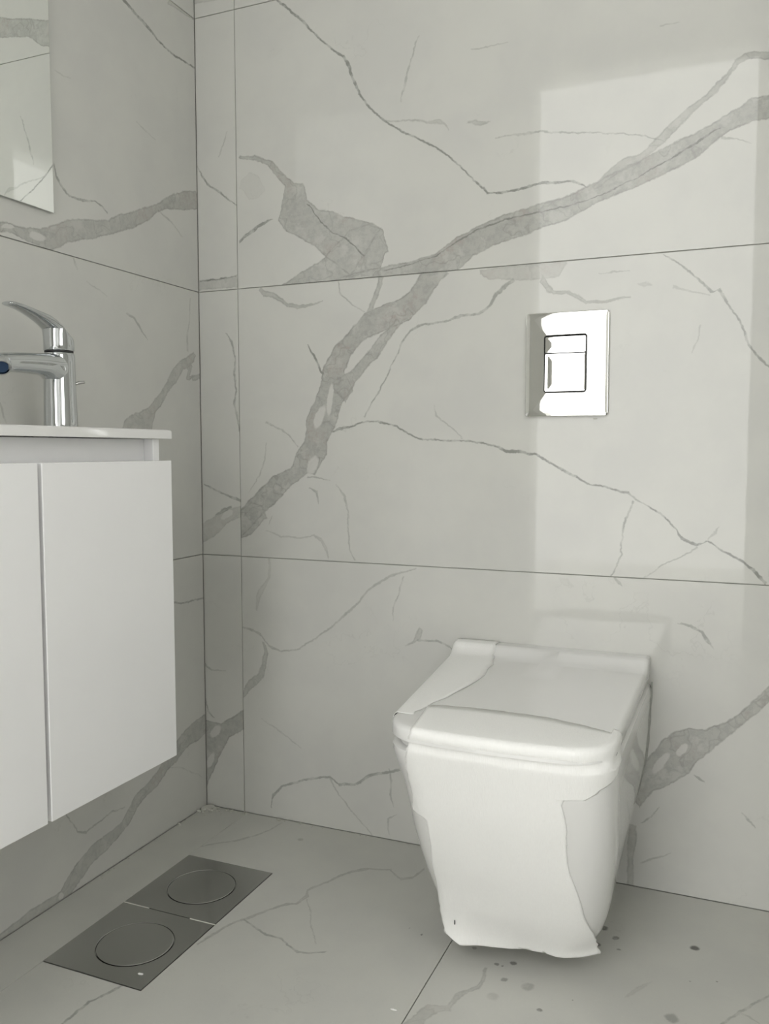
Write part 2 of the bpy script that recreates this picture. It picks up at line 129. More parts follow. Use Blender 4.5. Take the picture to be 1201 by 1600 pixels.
  ((0.0008,0.26),(0.4633,-0.8862),0.0522,[(-0.0,0.0019),(0.0323,-0.0073),(0.0522,0.002)],[(0.0,-0.0019),(0.0323,-0.0117),(0.0522,-0.002)],0.5),
 ],
 'L2': [
  ((-0.5639,1.2149),(0.9474,0.32),0.5902,[(0.003,0.0079),(0.0296,0.0013),(0.0563,-0.0075),(0.0856,-0.0125),(0.1192,-0.0092),(0.1544,-0.0047),(0.1901,-0.0023),(0.2417,-0.0103),(0.2792,-0.0124),(0.3213,-0.0064),(0.3526,-0.0053),(0.3968,-0.0014),(0.4558,0.0069),(0.5073,0.019),(0.5576,0.0224),(0.5976,0.02)],[(-0.003,-0.0079),(0.0238,-0.0138),(0.0551,-0.0309),(0.0752,-0.0397),(0.0955,-0.0497),(0.1241,-0.0486),(0.1569,-0.0434),(0.1926,-0.0427),(0.2484,-0.0428),(0.3097,-0.0371),(0.3519,-0.035),(0.3982,-0.0268),(0.4368,-0.0135),(0.4728,-0.0099),(0.519,-0.0149),(0.5828,-0.02)],0.85),
  ((-0.4392,1.3554),(0.9388,-0.3445),0.1496,[(0.0,0.0027),(0.0136,-0.0141),(0.0316,-0.0241),(0.052,-0.0302),(0.0857,-0.0158),(0.1111,-0.0007),(0.1342,0.0027),(0.1496,0.0016)],[(-0.0,-0.0027),(0.0136,-0.0194),(0.0316,-0.0291),(0.052,-0.0346),(0.0857,-0.0212),(0.1111,-0.004),(0.1342,-0.001),(0.1496,-0.0016)],0.6),
  ((-0.2505,1.7364),(0.9849,-0.1734),0.2529,[(-0.0,0.004),(0.0276,-0.0021),(0.0574,-0.0051),(0.0883,-0.0068),(0.1204,-0.0124),(0.1577,-0.0145),(0.1977,-0.0097),(0.2529,0.002)],[(0.0,-0.004),(0.0276,-0.0105),(0.0574,-0.0106),(0.0883,-0.0145),(0.1204,-0.0174),(0.1577,-0.0188),(0.1977,-0.014),(0.2529,-0.002)],0.8),
  ((-0.0951,1.7904),(0.9351,0.3543),0.099,[(0.0008,0.0018),(0.0396,0.0203),(0.1107,0.0282)],[(-0.0008,-0.0018),(0.0343,-0.0104),(0.0874,-0.0282)],0.5),
  ((-0.1435,1.3478),(0.9208,-0.3901),0.0933,[(-0.0,0.0021),(0.0427,0.0066),(0.0933,0.001)],[(0.0,-0.0021),(0.0427,0.0022),(0.0933,-0.001)],0.35),
  ((-0.2082,1.5092),(0.9632,-0.2689),0.0653,[(0.0,0.0011),(0.0276,-0.0013),(0.0653,0.0009)],[(-0.0,-0.0011),(0.0276,-0.0048),(0.0653,-0.0009)],0.25),
  ((-0.4313,1.5195),(0.9981,0.0618),0.0412,[(0.0,0.001),(0.0187,0.0007),(0.0412,0.0005)],[(-0.0,-0.001),(0.0187,-0.0018),(0.0412,-0.0005)],0.2),
 ],
 'L1': [
  ((-0.2259,0.881),(0.7558,0.6548),0.2699,[(-0.0343,0.0311),(-0.0161,0.0394),(0.0064,0.0378),(0.0343,0.0238),(0.0685,0.012),(0.113,0.0099),(0.1528,0.014),(0.1898,0.0244),(0.2277,0.0178),(0.2658,0.0064)],[(0.0343,-0.0311),(0.0592,-0.0167),(0.0734,-0.0108),(0.0998,-0.0109),(0.1441,-0.0053),(0.1905,-0.0054),(0.2134,-0.0013),(0.2415,-0.0095),(0.2572,-0.0102),(0.274,-0.0064)],0.75),
  ((-0.0467,1.0354),(0.452,-0.892),0.0353,[(0.0,0.009),(0.0136,0.0145),(0.0276,-0.0077),(0.0353,0.0124)],[(-0.0,-0.009),(0.0136,-0.0075),(0.0276,-0.0222),(0.0353,-0.0124)],0.7),
  ((-0.0308,1.0039),(0.9802,0.1978),0.0355,[(0.0,0.0057),(0.0355,0.0058)],[(-0.0,-0.0057),(0.0355,-0.0058)],0.7),
  ((-0.2488,1.1167),(0.8125,-0.5829),0.0773,[(-0.0,0.0025),(0.0223,0.0121),(0.0547,0.0066),(0.0773,0.001)],[(0.0,-0.0025),(0.0223,0.006),(0.0547,0.0016),(0.0773,-0.001)],0.45),
  ((-0.0329,1.1831),(-0.1067,-0.9943),0.1228,[(0.0,0.0014),(0.0361,0.0023),(0.0945,0.0001),(0.1228,0.0034)],[(-0.0,-0.0014),(0.0361,-0.0015),(0.0945,-0.0046),(0.1228,-0.0034)],0.35),
  ((-0.3958,1.1985),(0.431,-0.9023),0.0249,[(0.0,0.0017),(0.0096,0.0033),(0.0249,0.0007)],[(-0.0,-0.0017),(0.0096,-0.0022),(0.0249,-0.0007)],0.4),
  ((-0.362,1.1601),(0.9598,-0.2807),0.0601,[(-0.0,0.0006),(0.0274,-0.0009),(0.0601,0.0006)],[(0.0,-0.0006),(0.0274,-0.0038),(0.0601,-0.0006)],0.25),
  ((-0.5761,0.9208),(0.3372,-0.9414),0.0361,[(0.0,0.0014),(0.0224,0.0021),(0.0361,0.0014)],[(-0.0,-0.0014),(0.0224,-0.0028),(0.0361,-0.0014)],0.3),
 ],
 'L0': [
  ((-0.0005,0.1969),(-0.9531,-0.3027),0.6438,[(0.0081,0.0231),(0.0608,0.0126),(0.0986,0.01),(0.1234,0.0162),(0.1568,0.0136),(0.2003,0.0229),(0.2386,0.0214),(0.2688,0.0254),(0.3065,0.0406),(0.3451,0.0437),(0.379,0.0432),(0.4222,0.0396),(0.4467,0.0456),(0.4912,0.0537),(0.5331,0.0407),(0.5714,0.0329),(0.6144,0.0218),(0.6469,0.0084)],[(-0.0081,-0.0231),(0.0451,-0.0325),(0.0836,-0.033),(0.1149,-0.0293),(0.1544,-0.0204),(0.1877,-0.0063),(0.2299,-0.0034),(0.2695,-0.0033),(0.2906,0.0077),(0.3204,0.0207),(0.3622,0.0127),(0.4041,0.0051),(0.4359,0.0052),(0.4609,0.009),(0.5027,0.0272),(0.5332,0.0177),(0.5693,0.0049),(0.6407,-0.0084)],0.8),
  ((-0.4576,0.1661),(0.9436,-0.3312),0.1809,[(0.0,0.0012),(0.0273,-0.019),(0.0508,-0.0378),(0.0748,-0.0392),(0.0987,-0.0264),(0.1201,-0.0154),(0.1401,-0.004),(0.1809,0.0007)],[(-0.0,-0.0012),(0.0273,-0.0228),(0.0508,-0.0415),(0.0748,-0.0431),(0.0987,-0.03),(0.1201,-0.0191),(0.1401,-0.0077),(0.1809,-0.0007)],0.45),
  ((-0.1208,0.5069),(0.9969,-0.079),0.1238,[(-0.0,0.0021),(0.0471,-0.0031),(0.0761,0.0002),(0.1238,0.0018)],[(0.0,-0.0021),(0.0471,-0.0078),(0.0761,-0.0043),(0.1238,-0.0018)],0.55),
  ((-0.1457,0.1408),(0.8882,-0.4594),0.1451,[(-0.0,0.0011),(0.0421,0.0102),(0.0977,0.0063),(0.1451,0.0006)],[(0.0,-0.0011),(0.0421,0.0074),(0.0977,0.0041),(0.1451,-0.0006)],0.25),
 ],
 'F1': [
  ((0.3197,-0.4924),(0.4827,0.8758),0.4221,[(-0.0,0.0014),(0.0313,0.0126),(0.0601,0.0209),(0.0878,0.0245),(0.1065,0.0247),(0.1525,0.0228),(0.192,0.0212),(0.206,0.0087),(0.2351,0.0235),(0.2487,0.0375),(0.2769,0.0399),(0.3185,0.0454),(0.3569,0.0454),(0.39,0.0368),(0.41,0.014),(0.4221,0.0031)],[(0.0,-0.0014),(0.0313,0.0069),(0.0601,0.0143),(0.0878,0.0194),(0.1065,0.0166),(0.1525,0.017),(0.192,0.013),(0.206,0.0034),(0.2351,0.0128),(0.2487,0.0316),(0.2769,0.0341),(0.3185,0.0393),(0.3569,0.0376),(0.39,0.0275),(0.41,0.0051),(0.4221,-0.0031)],0.7),
  ((0.5235,-0.1228),(0.9063,0.4226),0.0696,[(-0.0,0.0053),(0.0172,-0.0343),(0.0428,-0.0285),(0.0696,0.0029)],[(0.0,-0.0053),(0.0172,-0.0443),(0.0428,-0.0369),(0.0696,-0.0029)],0.7),
  ((0.3489,-0.3933),(0.9852,-0.1715),0.1862,[(-0.0,0.0018),(0.0299,-0.0056),(0.0662,-0.0134),(0.0985,-0.0089),(0.123,-0.0187),(0.1466,-0.0248),(0.1669,-0.016),(0.1862,0.0021)],[(0.0,-0.0018),(0.0299,-0.0104),(0.0662,-0.0182),(0.0985,-0.0138),(0.123,-0.0226),(0.1466,-0.0305),(0.1669,-0.0218),(0.1862,-0.0021)],0.6),
  ((0.4239,-0.2876),(0.5453,-0.8382),0.1488,[(0.0,0.0012),(0.067,-0.0001),(0.1088,-0.0006),(0.1488,0.0007)],[(-0.0,-0.0012),(0.067,-0.0024),(0.1088,-0.0029),(0.1488,-0.0007)],0.35),
  ((0.2544,-0.7461),(0.1995,0.9799),0.1146,[(-0.0,0.0014),(0.0301,0.0064),(0.0624,0.0123),(0.0739,0.0084),(0.092,0.0057),(0.1146,0.0024)],[(0.0,-0.0014),(0.0301,0.0018),(0.0624,0.0069),(0.0739,0.0044),(0.092,-0.0015),(0.1146,-0.0024)],0.7),
  ((0.0335,-0.1809),(0.9353,0.354),0.084,[(0.0,0.0015),(0.0444,0.0041),(0.084,0.003)],[(-0.0,-0.0015),(0.0444,-0.0008),(0.084,-0.003)],0.35),
  ((0.1123,-0.1869),(0.5027,0.8644),0.1985,[(-0.0,0.0037),(0.0497,-0.0081),(0.0829,-0.0171),(0.121,-0.0198),(0.1559,-0.0146),(0.1985,0.0013)],[(0.0,-0.0037),(0.0497,-0.0144),(0.0829,-0.025),(0.121,-0.0255),(0.1559,-0.0199),(0.1985,-0.0013)],0.4),
  ((0.7291,-0.5323),(-0.0922,0.9957),0.0544,[(-0.0,0.0005),(0.0544,0.0003)],[(0.0,-0.0005),(0.0544,-0.0003)],0.05),
 ],
 'F2': [
  ((0.7315,-0.5514),(0.3121,0.95),0.1951,[(0.0176,0.0145),(0.0429,0.0165),(0.0605,0.0145),(0.069,0.0002),(0.0798,-0.0099),(0.0927,-0.0039),(0.111,-0.0013),(0.1305,-0.0093),(0.1483,-0.015),(0.1679,-0.0075),(0.1952,0.0026)],[(-0.0176,-0.0145),(0.0054,-0.01),(0.0351,-0.0055),(0.0572,-0.0089),(0.0722,-0.0216),(0.0861,-0.0149),(0.1011,-0.0135),(0.1241,-0.0163),(0.145,-0.0234),(0.1665,-0.0159),(0.195,-0.0026)],0.6),
  ((1.1477,-0.3696),(0.5507,0.8347),0.3613,[(0.0,0.0019),(0.0293,0.0065),(0.0582,0.0052),(0.0906,0.0041),(0.1362,0.0035),(0.2133,-0.005),(0.3613,0.0011)],[(-0.0,-0.0019),(0.0293,0.0021),(0.0582,-0.0003),(0.0906,0.0008),(0.1362,-0.0002),(0.2133,-0.0094),(0.3613,-0.0011)],0.5),
  ((1.0098,-0.3577),(0.5039,0.8638),0.0689,[(0.0,0.0009),(0.0248,0.0055),(0.0488,0.0044),(0.0689,0.0007)],[(-0.0,-0.0009),(0.0248,-0.0037),(0.0488,-0.0027),(0.0689,-0.0007)],0.3),
  ((1.1689,-0.3266),(0.8963,-0.4434),0.0342,[(-0.0,0.0017),(0.0181,0.0051),(0.0342,0.0009)],[(0.0,-0.0017),(0.0181,0.0013),(0.0342,-0.0009)],0.3),
 ],
 'B3': [
  ((0.3,1.8325),(0.9283,0.3718),1.1095,[(0.0065,0.0162),(0.1068,-0.0024),(0.1669,-0.0135),(0.2479,-0.0266),(0.3185,-0.0387),(0.4336,-0.0471),(0.584,-0.0211),(0.8495,-0.0305),(1.1188,0.0232)],[(-0.0065,-0.0162),(0.0845,-0.0581),(0.1439,-0.0711),(0.1922,-0.0581),(0.3002,-0.0842),(0.415,-0.0935),(0.5691,-0.0583),(0.8272,-0.0862),(1.1002,-0.0232)],0.9),
 ],
 'S3': [
  ((0.0,1.845),(0.9936,-0.1129),0.1107,[(-0.0017,0.0149),(0.0491,0.0106),(0.1099,0.0075)],[(0.0017,-0.0149),(0.0514,-0.0093),(0.1116,-0.0075)],0.5),
 ],
}
ISLANDS = [
 ('B1',(0.3347,0.972),(0.3283,0.9257),0.0054),
 ('B1',(0.3144,0.9287),(0.2987,0.8959),0.0084),
 ('B1',(0.2822,0.7959),(0.295,0.8211),0.0092),
 ('B0',(1.0172,0.2342),(1.0351,0.2641),0.0067),
 ('B0',(1.0578,0.2723),(1.0688,0.2885),0.0055),
 ('L0',(-0.4751,0.0058),(-0.4668,0.0091),0.0069),
 ('S0',(0.0189,0.173),(0.0371,0.1907),0.0077),
 ('L2',(-0.4941,1.2159),(-0.4674,1.2175),0.0056),
 ('L2',(-0.5572,1.2154),(-0.5365,1.2202),0.0031),
 ('S1',(0.0562,0.6883),(0.0771,0.7006),0.006),
 ('S0',(0.0068,0.0986),(0.018,0.1234),0.0066),
]
SPOTS = [
 ((1.1019,-0.1732),0.0095,1),
 ((0.975,-0.1956),0.0068,0.7),
 ((0.9497,-0.1717),0.0097,0.9),
 ((0.9472,-0.2261),0.0081,0.8),
 ((0.8292,-0.3354),0.0067,0.8),
 ((0.8059,-0.349),0.0047,0.7),
 ((0.8272,-0.3844),0.0059,0.55),
 ((0.8662,-0.3874),0.0118,0.35),
 ((0.8962,-0.4351),0.005,0.7),
 ((0.7588,-0.3198),0.0055,0.6),
 ((0.8226,-0.4315),0.0124,0.2),
 ((0.6628,-0.3164),0.0031,0.8),
 ((0.9372,-0.3933),0.0025,0.6),
 ((1.1007,-0.2745),0.0024,0.6),
 ((1.1409,-0.2593),0.0024,0.6),
 ((0.9838,-0.229),0.004,0.6),
 ((0.888,-0.2834),0.0045,0.5),
 ((0.816,-0.3505),0.0031,0.7),
 ((1.0815,-0.376),0.012,0.5),
 ((0.2936,-0.0748),0.0081,0.35),
 ((0.045,-0.3877),0.0107,0.3),
 ((0.6632,-0.3141),0.0023,0.7),
 ((0.6354,-0.3041),0.0024,0.4),
 ((0.8367,-0.2829),0.0035,0.5),
]

# ------------------------------------------------------------------ helpers
def tag(o, label=None, cat=None, group=None, kind=None):
    if label: o['label'] = label
    if cat: o['category'] = cat
    if group: o['group'] = group
    if kind: o['kind'] = kind
    return o

def link(name, bm, mat, parent=None, smooth=False):
    me = bpy.data.meshes.new(name)
    bmesh.ops.recalc_face_normals(bm, faces=bm.faces)
    bm.to_mesh(me); bm.free()
    if mat: me.materials.append(mat)
    if smooth:
        for p in me.polygons: p.use_smooth = True
    o = bpy.data.objects.new(name, me)
    C.objects.link(o)
    if parent: o.parent = parent
    return o

def empty(name, loc, label, cat, group=None):
    o = bpy.data.objects.new(name, None); C.objects.link(o)
    o.location = loc; o.empty_display_size = .05
    tag(o, label, cat, group)
    return o

def mparent(o, root):
    """parent keeping world coordinates (meshes are built in world space)"""
    o.parent = root
    o.matrix_parent_inverse = Matrix.Translation(root.location).inverted()
    return o

def box_bm(bm, lo, hi, bev=0.0, seg=2):
    r = bmesh.ops.create_cube(bm, size=1)
    vsx = r['verts']
    for v in vsx:
        v.co = Vector([lo[i] + (v.co[i] + .5) * (hi[i] - lo[i]) for i in range(3)])
    if bev:
        es = list({e for v in vsx for e in v.link_edges})
        bmesh.ops.bevel(bm, geom=es, offset=bev, segments=seg, profile=.5, affect='EDGES')
    return bm

def box(name, lo, hi, mat, parent=None, bev=0.0, seg=2, smooth=False):
    bm = bmesh.new(); box_bm(bm, lo, hi, bev, seg)
    o = link(name, bm, mat, None, smooth)
    if parent: mparent(o, parent)
    return o

def loft(rings, caps=(True, True), closed=True):
    bm = bmesh.new()
    R = [[bm.verts.new(p) for p in r] for r in rings]
    n = len(rings[0])
    for a, b in zip(R[:-1], R[1:]):
        for i in range(n if closed else n - 1):
            j = (i + 1) % n
            bm.faces.new((a[i], a[j], b[j], b[i]))
    if caps[0]: bm.faces.new(R[0][::-1])
    if caps[1]: bm.faces.new(R[-1])
    return bm

def autosmooth(o, deg=35):
    me = o.data
    for p in me.polygons: p.use_smooth = True
    try: me.set_sharp_from_angle(angle=math.radians(deg))
    except Exception: pass
    return o

# ------------------------------------------------------------------ materials
def new_mat(name):
    m = bpy.data.materials.new(name); m.use_nodes = True
    nt = m.node_tree
    b = nt.nodes['Principled BSDF']
    return m, nt, b

def pmat(name, col, rough=.4, metal=0.0, spec=.5, bump=0.0, bscale=60, var=0.0, coat=0.0, trans=0.0, stretch=None):
    m, nt, b = new_mat(name)
    b.inputs['Roughness'].default_value = rough
    b.inputs['Metallic'].default_value = metal
    b.inputs['Specular IOR Level'].default_value = spec
    b.inputs['Coat Weight'].default_value = coat
    b.inputs['Coat Roughness'].default_value = .04
    geo = nt.nodes.new('ShaderNodeNewGeometry')
    vec = geo.outputs['Position']
    if stretch:
        mp = nt.nodes.new('ShaderNodeMapping'); mp.inputs['Scale'].default_value = stretch
        nt.links.new(vec, mp.inputs['Vector']); vec = mp.outputs['Vector']
    nz = nt.nodes.new('ShaderNodeTexNoise'); nz.inputs['Scale'].default_value = bscale
    nz.inputs['Detail'].default_value = 4
    nt.links.new(vec, nz.inputs['Vector'])
    mx = nt.nodes.new('ShaderNodeMix'); mx.data_type = 'RGBA'
    mx.inputs['A'].default_value = (*[c * (1 - var) for c in col], 1)
    mx.inputs['B'].default_value = (*[min(1, c * (1 + var)) for c in col], 1)
    nt.links.new(nz.outputs['Fac'], mx.inputs['Factor'])
    nt.links.new(mx.outputs['Result'], b.inputs['Base Color'])
    if bump:
        bp = nt.nodes.new('ShaderNodeBump'); bp.inputs['Strength'].default_value = bump
        bp.inputs['Distance'].default_value = .001
        nt.links.new(nz.outputs['Fac'], bp.inputs['Height'])
        nt.links.new(bp.outputs['Normal'], b.inputs['Normal'])
    return m

class NB:
    """tiny node builder"""
    def __init__(s, nt): s.nt = nt
    def _in(s, sock, v):
        if hasattr(v, 'is_output') or isinstance(v, bpy.types.NodeSocket): s.nt.links.new(v, sock)
        else: sock.default_value = v
    def math(s, op, a, b=None, c=None, clamp=False):
        n = s.nt.nodes.new('ShaderNodeMath'); n.operation = op; n.use_clamp = clamp
        s._in(n.inputs[0], a)
        if b is not None: s._in(n.inputs[1], b)
        if c is not None: s._in(n.inputs[2], c)
        return n.outputs[0]
    def dot(s, a, b):
        n = s.nt.nodes.new('ShaderNodeVectorMath'); n.operation = 'DOT_PRODUCT'
        s._in(n.inputs[0], a); s._in(n.inputs[1], b); return n.outputs['Value']
    def vec(s, op, a, b=None, sc=None):
        n = s.nt.nodes.new('ShaderNodeVectorMath'); n.operation = op
        s._in(n.inputs[0], a)
        if b is not None: s._in(n.inputs[1], b)
        if sc is not None: s._in(n.inputs['Scale'], sc)
        return n.outputs[0]
    def noise(s, v, scale, detail=3, out='Fac', rough=.55):
        n = s.nt.nodes.new('ShaderNodeTexNoise'); n.inputs['Scale'].default_value = scale
        n.inputs['Detail'].default_value = detail; n.inputs['Roughness'].default_value = rough
        s.nt.links.new(v, n.inputs['Vector']); return n.outputs[out]
    def smooth(s, x, a, b, lo=0.0, hi=1.0):
        n = s.nt.nodes.new('ShaderNodeMapRange'); n.interpolation_type = 'SMOOTHSTEP'
        s._in(n.inputs['Value'], x)
        n.inputs['From Min'].default_value = a; n.inputs['From Max'].default_value = b
        n.inputs['To Min'].default_value = lo; n.inputs['To Max'].default_value = hi
        return n.outputs[0]
    def curve(s, x, pts):
        n = s.nt.nodes.new('ShaderNodeFloatCurve')
        cm = n.mapping; c = cm.curves[0]
        cm.use_clip = False
        pts = sorted(pts)
        c.points[0].location = pts[0]; c.points[1].location = pts[-1]
        for p in pts[1:-1]: c.points.new(*p)
        for p in c.points: p.handle_type = 'VECTOR'
        cm.update()
        s.nt.links.new(x, n.inputs['Value']); return n.outputs[0]
    def mix(s, f, a, b):
        n = s.nt.nodes.new('ShaderNodeMix'); n.data_type = 'RGBA'
        s._in(n.inputs['Factor'], f); s._in(n.inputs['A'], a); s._in(n.inputs['B'], b)
        return n.outputs['Result']

AX = {'B': (Vector((1,0,0)), Vector((0,0,1))), 'S': (Vector((1,0,0)), Vector((0,0,1))),
      'L': (Vector((0,1,0)), Vector((0,0,1))), 'F': (Vector((1,0,0)), Vector((0,1,0)))}

def marble(name, key, base=(.60, .60, .565), rough=.025, spots=False, bumpy=0.0, extra_rough=0.0):
    """white calacatta tile: base, clouds, and the vein shapes measured for this tile"""
    m, nt, b = new_mat(name)
    nb = NB(nt)
    geo = nt.nodes.new('ShaderNodeNewGeometry')
    P0 = geo.outputs['Position']
    PX0 = P0
    P0 = nb.vec('ADD', PX0, (3.371, 5.613, 2.237))      # keeps the flat planes off the noise lattice
    n1 = nb.noise(P0, 26, 3, 'Color'); n2 = nb.noise(P0, 130, 2, 'Color')
    w1 = nb.vec('SUBTRACT', n1, (.5, .5, .5)); w1 = nb.vec('SCALE', w1, sc=.011)
    w2 = nb.vec('SUBTRACT', n2, (.5, .5, .5)); w2 = nb.vec('SCALE', w2, sc=.0045)
    P = nb.vec('ADD', nb.vec('ADD', PX0, w1), w2)
    PN = nb.vec('ADD', P, (3.371, 5.613, 2.237))
    A, B = AX[key[0]]
    tone = nb.noise(P0, 9, 4)                   # soft clouds
    brk = nb.noise(P0, 55, 3)                   # thin veins fade in and out
    mott = nb.noise(PN, 70, 5, rough=.7)
    thin_f = nb.smooth(brk, .33, .6, .45, 1.15)
    wide = None; thin = None; edge = None
    for (c, ax, Ln, T, Bt, s) in VEINS.get(key, []):
        ua = A * ax[0] + B * ax[1]; va = A * (-ax[1]) + B * ax[0]
        c3 = A * c[0] + B * c[1]
        u0 = min(T[0][0], Bt[0][0]); u1 = max(T[-1][0], Bt[-1][0]); L = u1 - u0
        v0 = min(min(q[1] for q in T), min(q[1] for q in Bt)) - .001
        v1 = max(max(q[1] for q in T), max(q[1] for q in Bt)) + .001
        H = v1 - v0
        un = nb.math('ADD', nb.dot(P, tuple(ua / L)), -(c3.dot(ua) + u0) / L)
        vn = nb.math('ADD', nb.dot(P, tuple(va / H)), -(c3.dot(va) + v0) / H)
        f = lambda pts: [(max(0., min(1., (q[0] - u0) / L)), (q[1] - v0) / H) for q in pts]
        ft, fb = f(T), f(Bt)
        for lst in (ft, fb):
            if lst[0][0] > 1e-4: lst.insert(0, (0., lst[0][1]))
            if lst[-1][0] < 1 - 1e-4: lst.append((1., lst[-1][1]))
        d1 = nb.math('SUBTRACT', nb.curve(un, ft), vn)
        d2 = nb.math('SUBTRACT', vn, nb.curve(un, fb))
        d = nb.math('MULTIPLY', nb.math('MINIMUM', d1, d2), H)
        ends = nb.math('MULTIPLY', nb.math('MINIMUM', un, nb.math('SUBTRACT', 1.0, un)), L)
        d = nb.math('MINIMUM', d, ends)
        mw = max(abs(a[1] - bb[1]) for a, bb in zip(T, Bt))
        if s > 1.0 or mw < .009:
            k = nb.smooth(d, -.0011, .0011, 0, min(s, 1.0))
            thin = k if thin is None else nb.math('MAXIMUM', thin, k)
        else:
            k = nb.smooth(d, -.0012, .0018, 0, s)
            wide = k if wide is None else nb.math('MAXIMUM', wide, k)
            e = nb.math('MULTIPLY', nb.smooth(nb.math('ABSOLUTE', nb.math('SUBTRACT', d, .0012)), 0, .003, 1, 0), s)
            edge = e if edge is None else nb.math('MAXIMUM', edge, e)
    # faint overall clouds
    base2 = nb.mix(nb.smooth(tone, .35, .7), (*base, 1), (base[0]*.955, base[1]*.955, base[2]*.965, 1))
    hair = nb.math('ABSOLUTE', nb.math('SUBTRACT', nb.noise(PN, 4.2, 5, rough=.62), .5))
    hairm = nb.math('MULTIPLY', nb.smooth(hair, 0, .006, 1, 0), nb.smooth(nb.noise(P0, 6, 2), .56, .7, 0, .16))
    col = nb.mix(hairm, base2, (.33, .33, .31, 1))
    if wide is not None:
        for kk, a, bb, hw in [q for q in ISLANDS if q[0] == key]:
            a3 = A*a[0] + B*a[1]; b3 = A*bb[0] + B*bb[1]; cc = (a3 + b3) / 2; dd = b3 - a3; ll = dd.length; dd /= ll
            nn = A * (-(dd.dot(B))) + B * dd.dot(A)
            uu = nb.math('ADD', nb.dot(P, tuple(dd / (ll*.75))), -cc.dot(dd) / (ll*.75))
            vv = nb.math('ADD', nb.dot(P, tuple(nn / (hw*1.25))), -cc.dot(nn) / (hw*1.25))
            rr = nb.math('ADD', nb.math('MULTIPLY', uu, uu), nb.math('MULTIPLY', vv, vv))
            k = nb.smooth(rr, .6, 1.3, .12, 1)
            wide = nb.math('MULTIPLY', wide, k)
            edge = nb.math('MULTIPLY', edge, k)
        pink = nb.smooth(nb.noise(P0, 13, 3), .52, .66)
        vc = nb.mix(pink, VG, VP)
        vc = nb.mix(nb.smooth(mott, .36, .6), vc, (VG[0]*1.2, VG[1]*1.2, VG[2]*1.18, 1))
        strk = nb.noise(PN, 24, 4, rough=.7)
        vc = nb.mix(nb.smooth(strk, .50, .64, 0, .55), vc, (.50, .50, .47, 1))
        vc = nb.mix(nb.smooth(nb.math('ABSOLUTE', nb.math('SUBTRACT', nb.noise(PN, 9, 3), .5)), 0, .012, .4, 0), vc, (.22, .22, .20, 1))
        col = nb.mix(nb.math('MULTIPLY', wide, .86), col, vc)
        col = nb.mix(nb.math('MULTIPLY', nb.math('MULTIPLY', edge, .42), nb.smooth(brk, .35, .65, .25, 1)), col, (.19, .19, .175, 1))
    if thin is not None:
        col = nb.mix(nb.math('MULTIPLY', thin, thin_f, clamp=True), col, (.24, .245, .225, 1))
    if spots:
        sp_ = None
        for c, rr, s in SPOTS:
            dv = nb.vec('SUBTRACT', P, (c[0], c[1], 0))
            ln = nt.nodes.new('ShaderNodeVectorMath'); ln.operation = 'LENGTH'; nt.links.new(dv, ln.inputs[0])
            k = nb.smooth(ln.outputs['Value'], rr*.55, rr*1.05, s, 0)
            sp_ = k if sp_ is None else nb.math('MAXIMUM', sp_, k)
        fl = nb.smooth(nb.noise(P0, 210, 2), .68, .74, 0, .35)
        fl = nb.math('MULTIPLY', fl, .25)
        sp_ = nb.math('MULTIPLY', sp_, nb.smooth(mott, .3, .5, .55, 1))
        col = nb.mix(nb.math('MULTIPLY', sp_, .9), col, (.085, .08, .07, 1))
        col = nb.mix(fl, col, (.25, .24, .22, 1))
        dust = nb.smooth(nb.noise(P0, 340, 1), .68, .74, 0, .12)
        col = nb.mix(dust, col, (.72, .71, .67, 1))
    nt.links.new(col, b.inputs['Base Color'])
    b.inputs['IOR'].default_value = 1.43
    b.inputs['Roughness'].default_value = rough
    bp = nt.nodes.new('ShaderNodeBump'); bp.inputs['Strength'].default_value = .03 + bumpy
    bp.inputs['Distance'].default_value = .002
    nt.links.new(nb.noise(P0, 11 if not bumpy else 90, 2), bp.inputs['Height'])
    nt.links.new(bp.outputs['Normal'], b.inputs['Normal'])
    return m

VG = (.335, .335, .315, 1); VP = (.36, .325, .30, 1)
TB = (.60, .60, .565)

M_grout = pmat('grout', (.48, .48, .45), .9, bump=.3, bscale=300, var=.2)
M_plaster = pmat('white_plaster', (.72, .72, .69), .85, bump=.15, bscale=120, var=.03)
M_lacq = pmat('white_lacquer', (.88, .88, .88), .22, bscale=20, var=.01, coat=.3)
M_ceramic = pmat('white_ceramic', (.76, .76, .745), .06, bscale=15, var=.01, coat=.5)
M_chrome = pmat('chrome', (.62, .64, .65), .035, 1.0, bscale=15, var=.01)
M_chrome_b = pmat('chrome_plate', (.84, .84, .82), .02, 1.0, bscale=7, var=.01)
M_dark = pmat('dark_gap', (.03, .03, .03), .6, bscale=50)
M_aer = pmat('aerator_blue_grey', (.02, .05, .11), .7, bscale=200)
M_steel = pmat('brushed_steel', (.50, .50, .49), .22, 1.0, bump=.05, bscale=120, var=.05, stretch=(1, 14, 1))
M_mirror = pmat('mirror_glass', (.92, .94, .92), .0, 1.0, bscale=5, var=.0)
M_mirror_edge = pmat('mirror_edge', (.12, .14, .13), .2, bscale=50)
M_foam = pmat('foam_sheet', (.88, .88, .86), .75, spec=.25, bump=.5, bscale=260, var=.03, stretch=(3, 1, .25))
M_logo = pmat('grey_print', (.42, .42, .41), .5, bscale=50)
M_sil = pmat('silicone', (.36, .37, .34), .5, bscale=120, var=.3)
M_crumb = pmat('plaster_crumb', (.56, .56, .51), .95, bump=.6, bscale=500, var=.2)
M_frame = pmat('door_frame_white', (.78, .78, .76), .35, bscale=30, var=.02)
M_blocker = pmat('blocker_dark', (.26, .26, .25), .8, bump=.1, bscale=90, var=.05)  # dark tone for the added blocker, dims the mirrored doorway patch
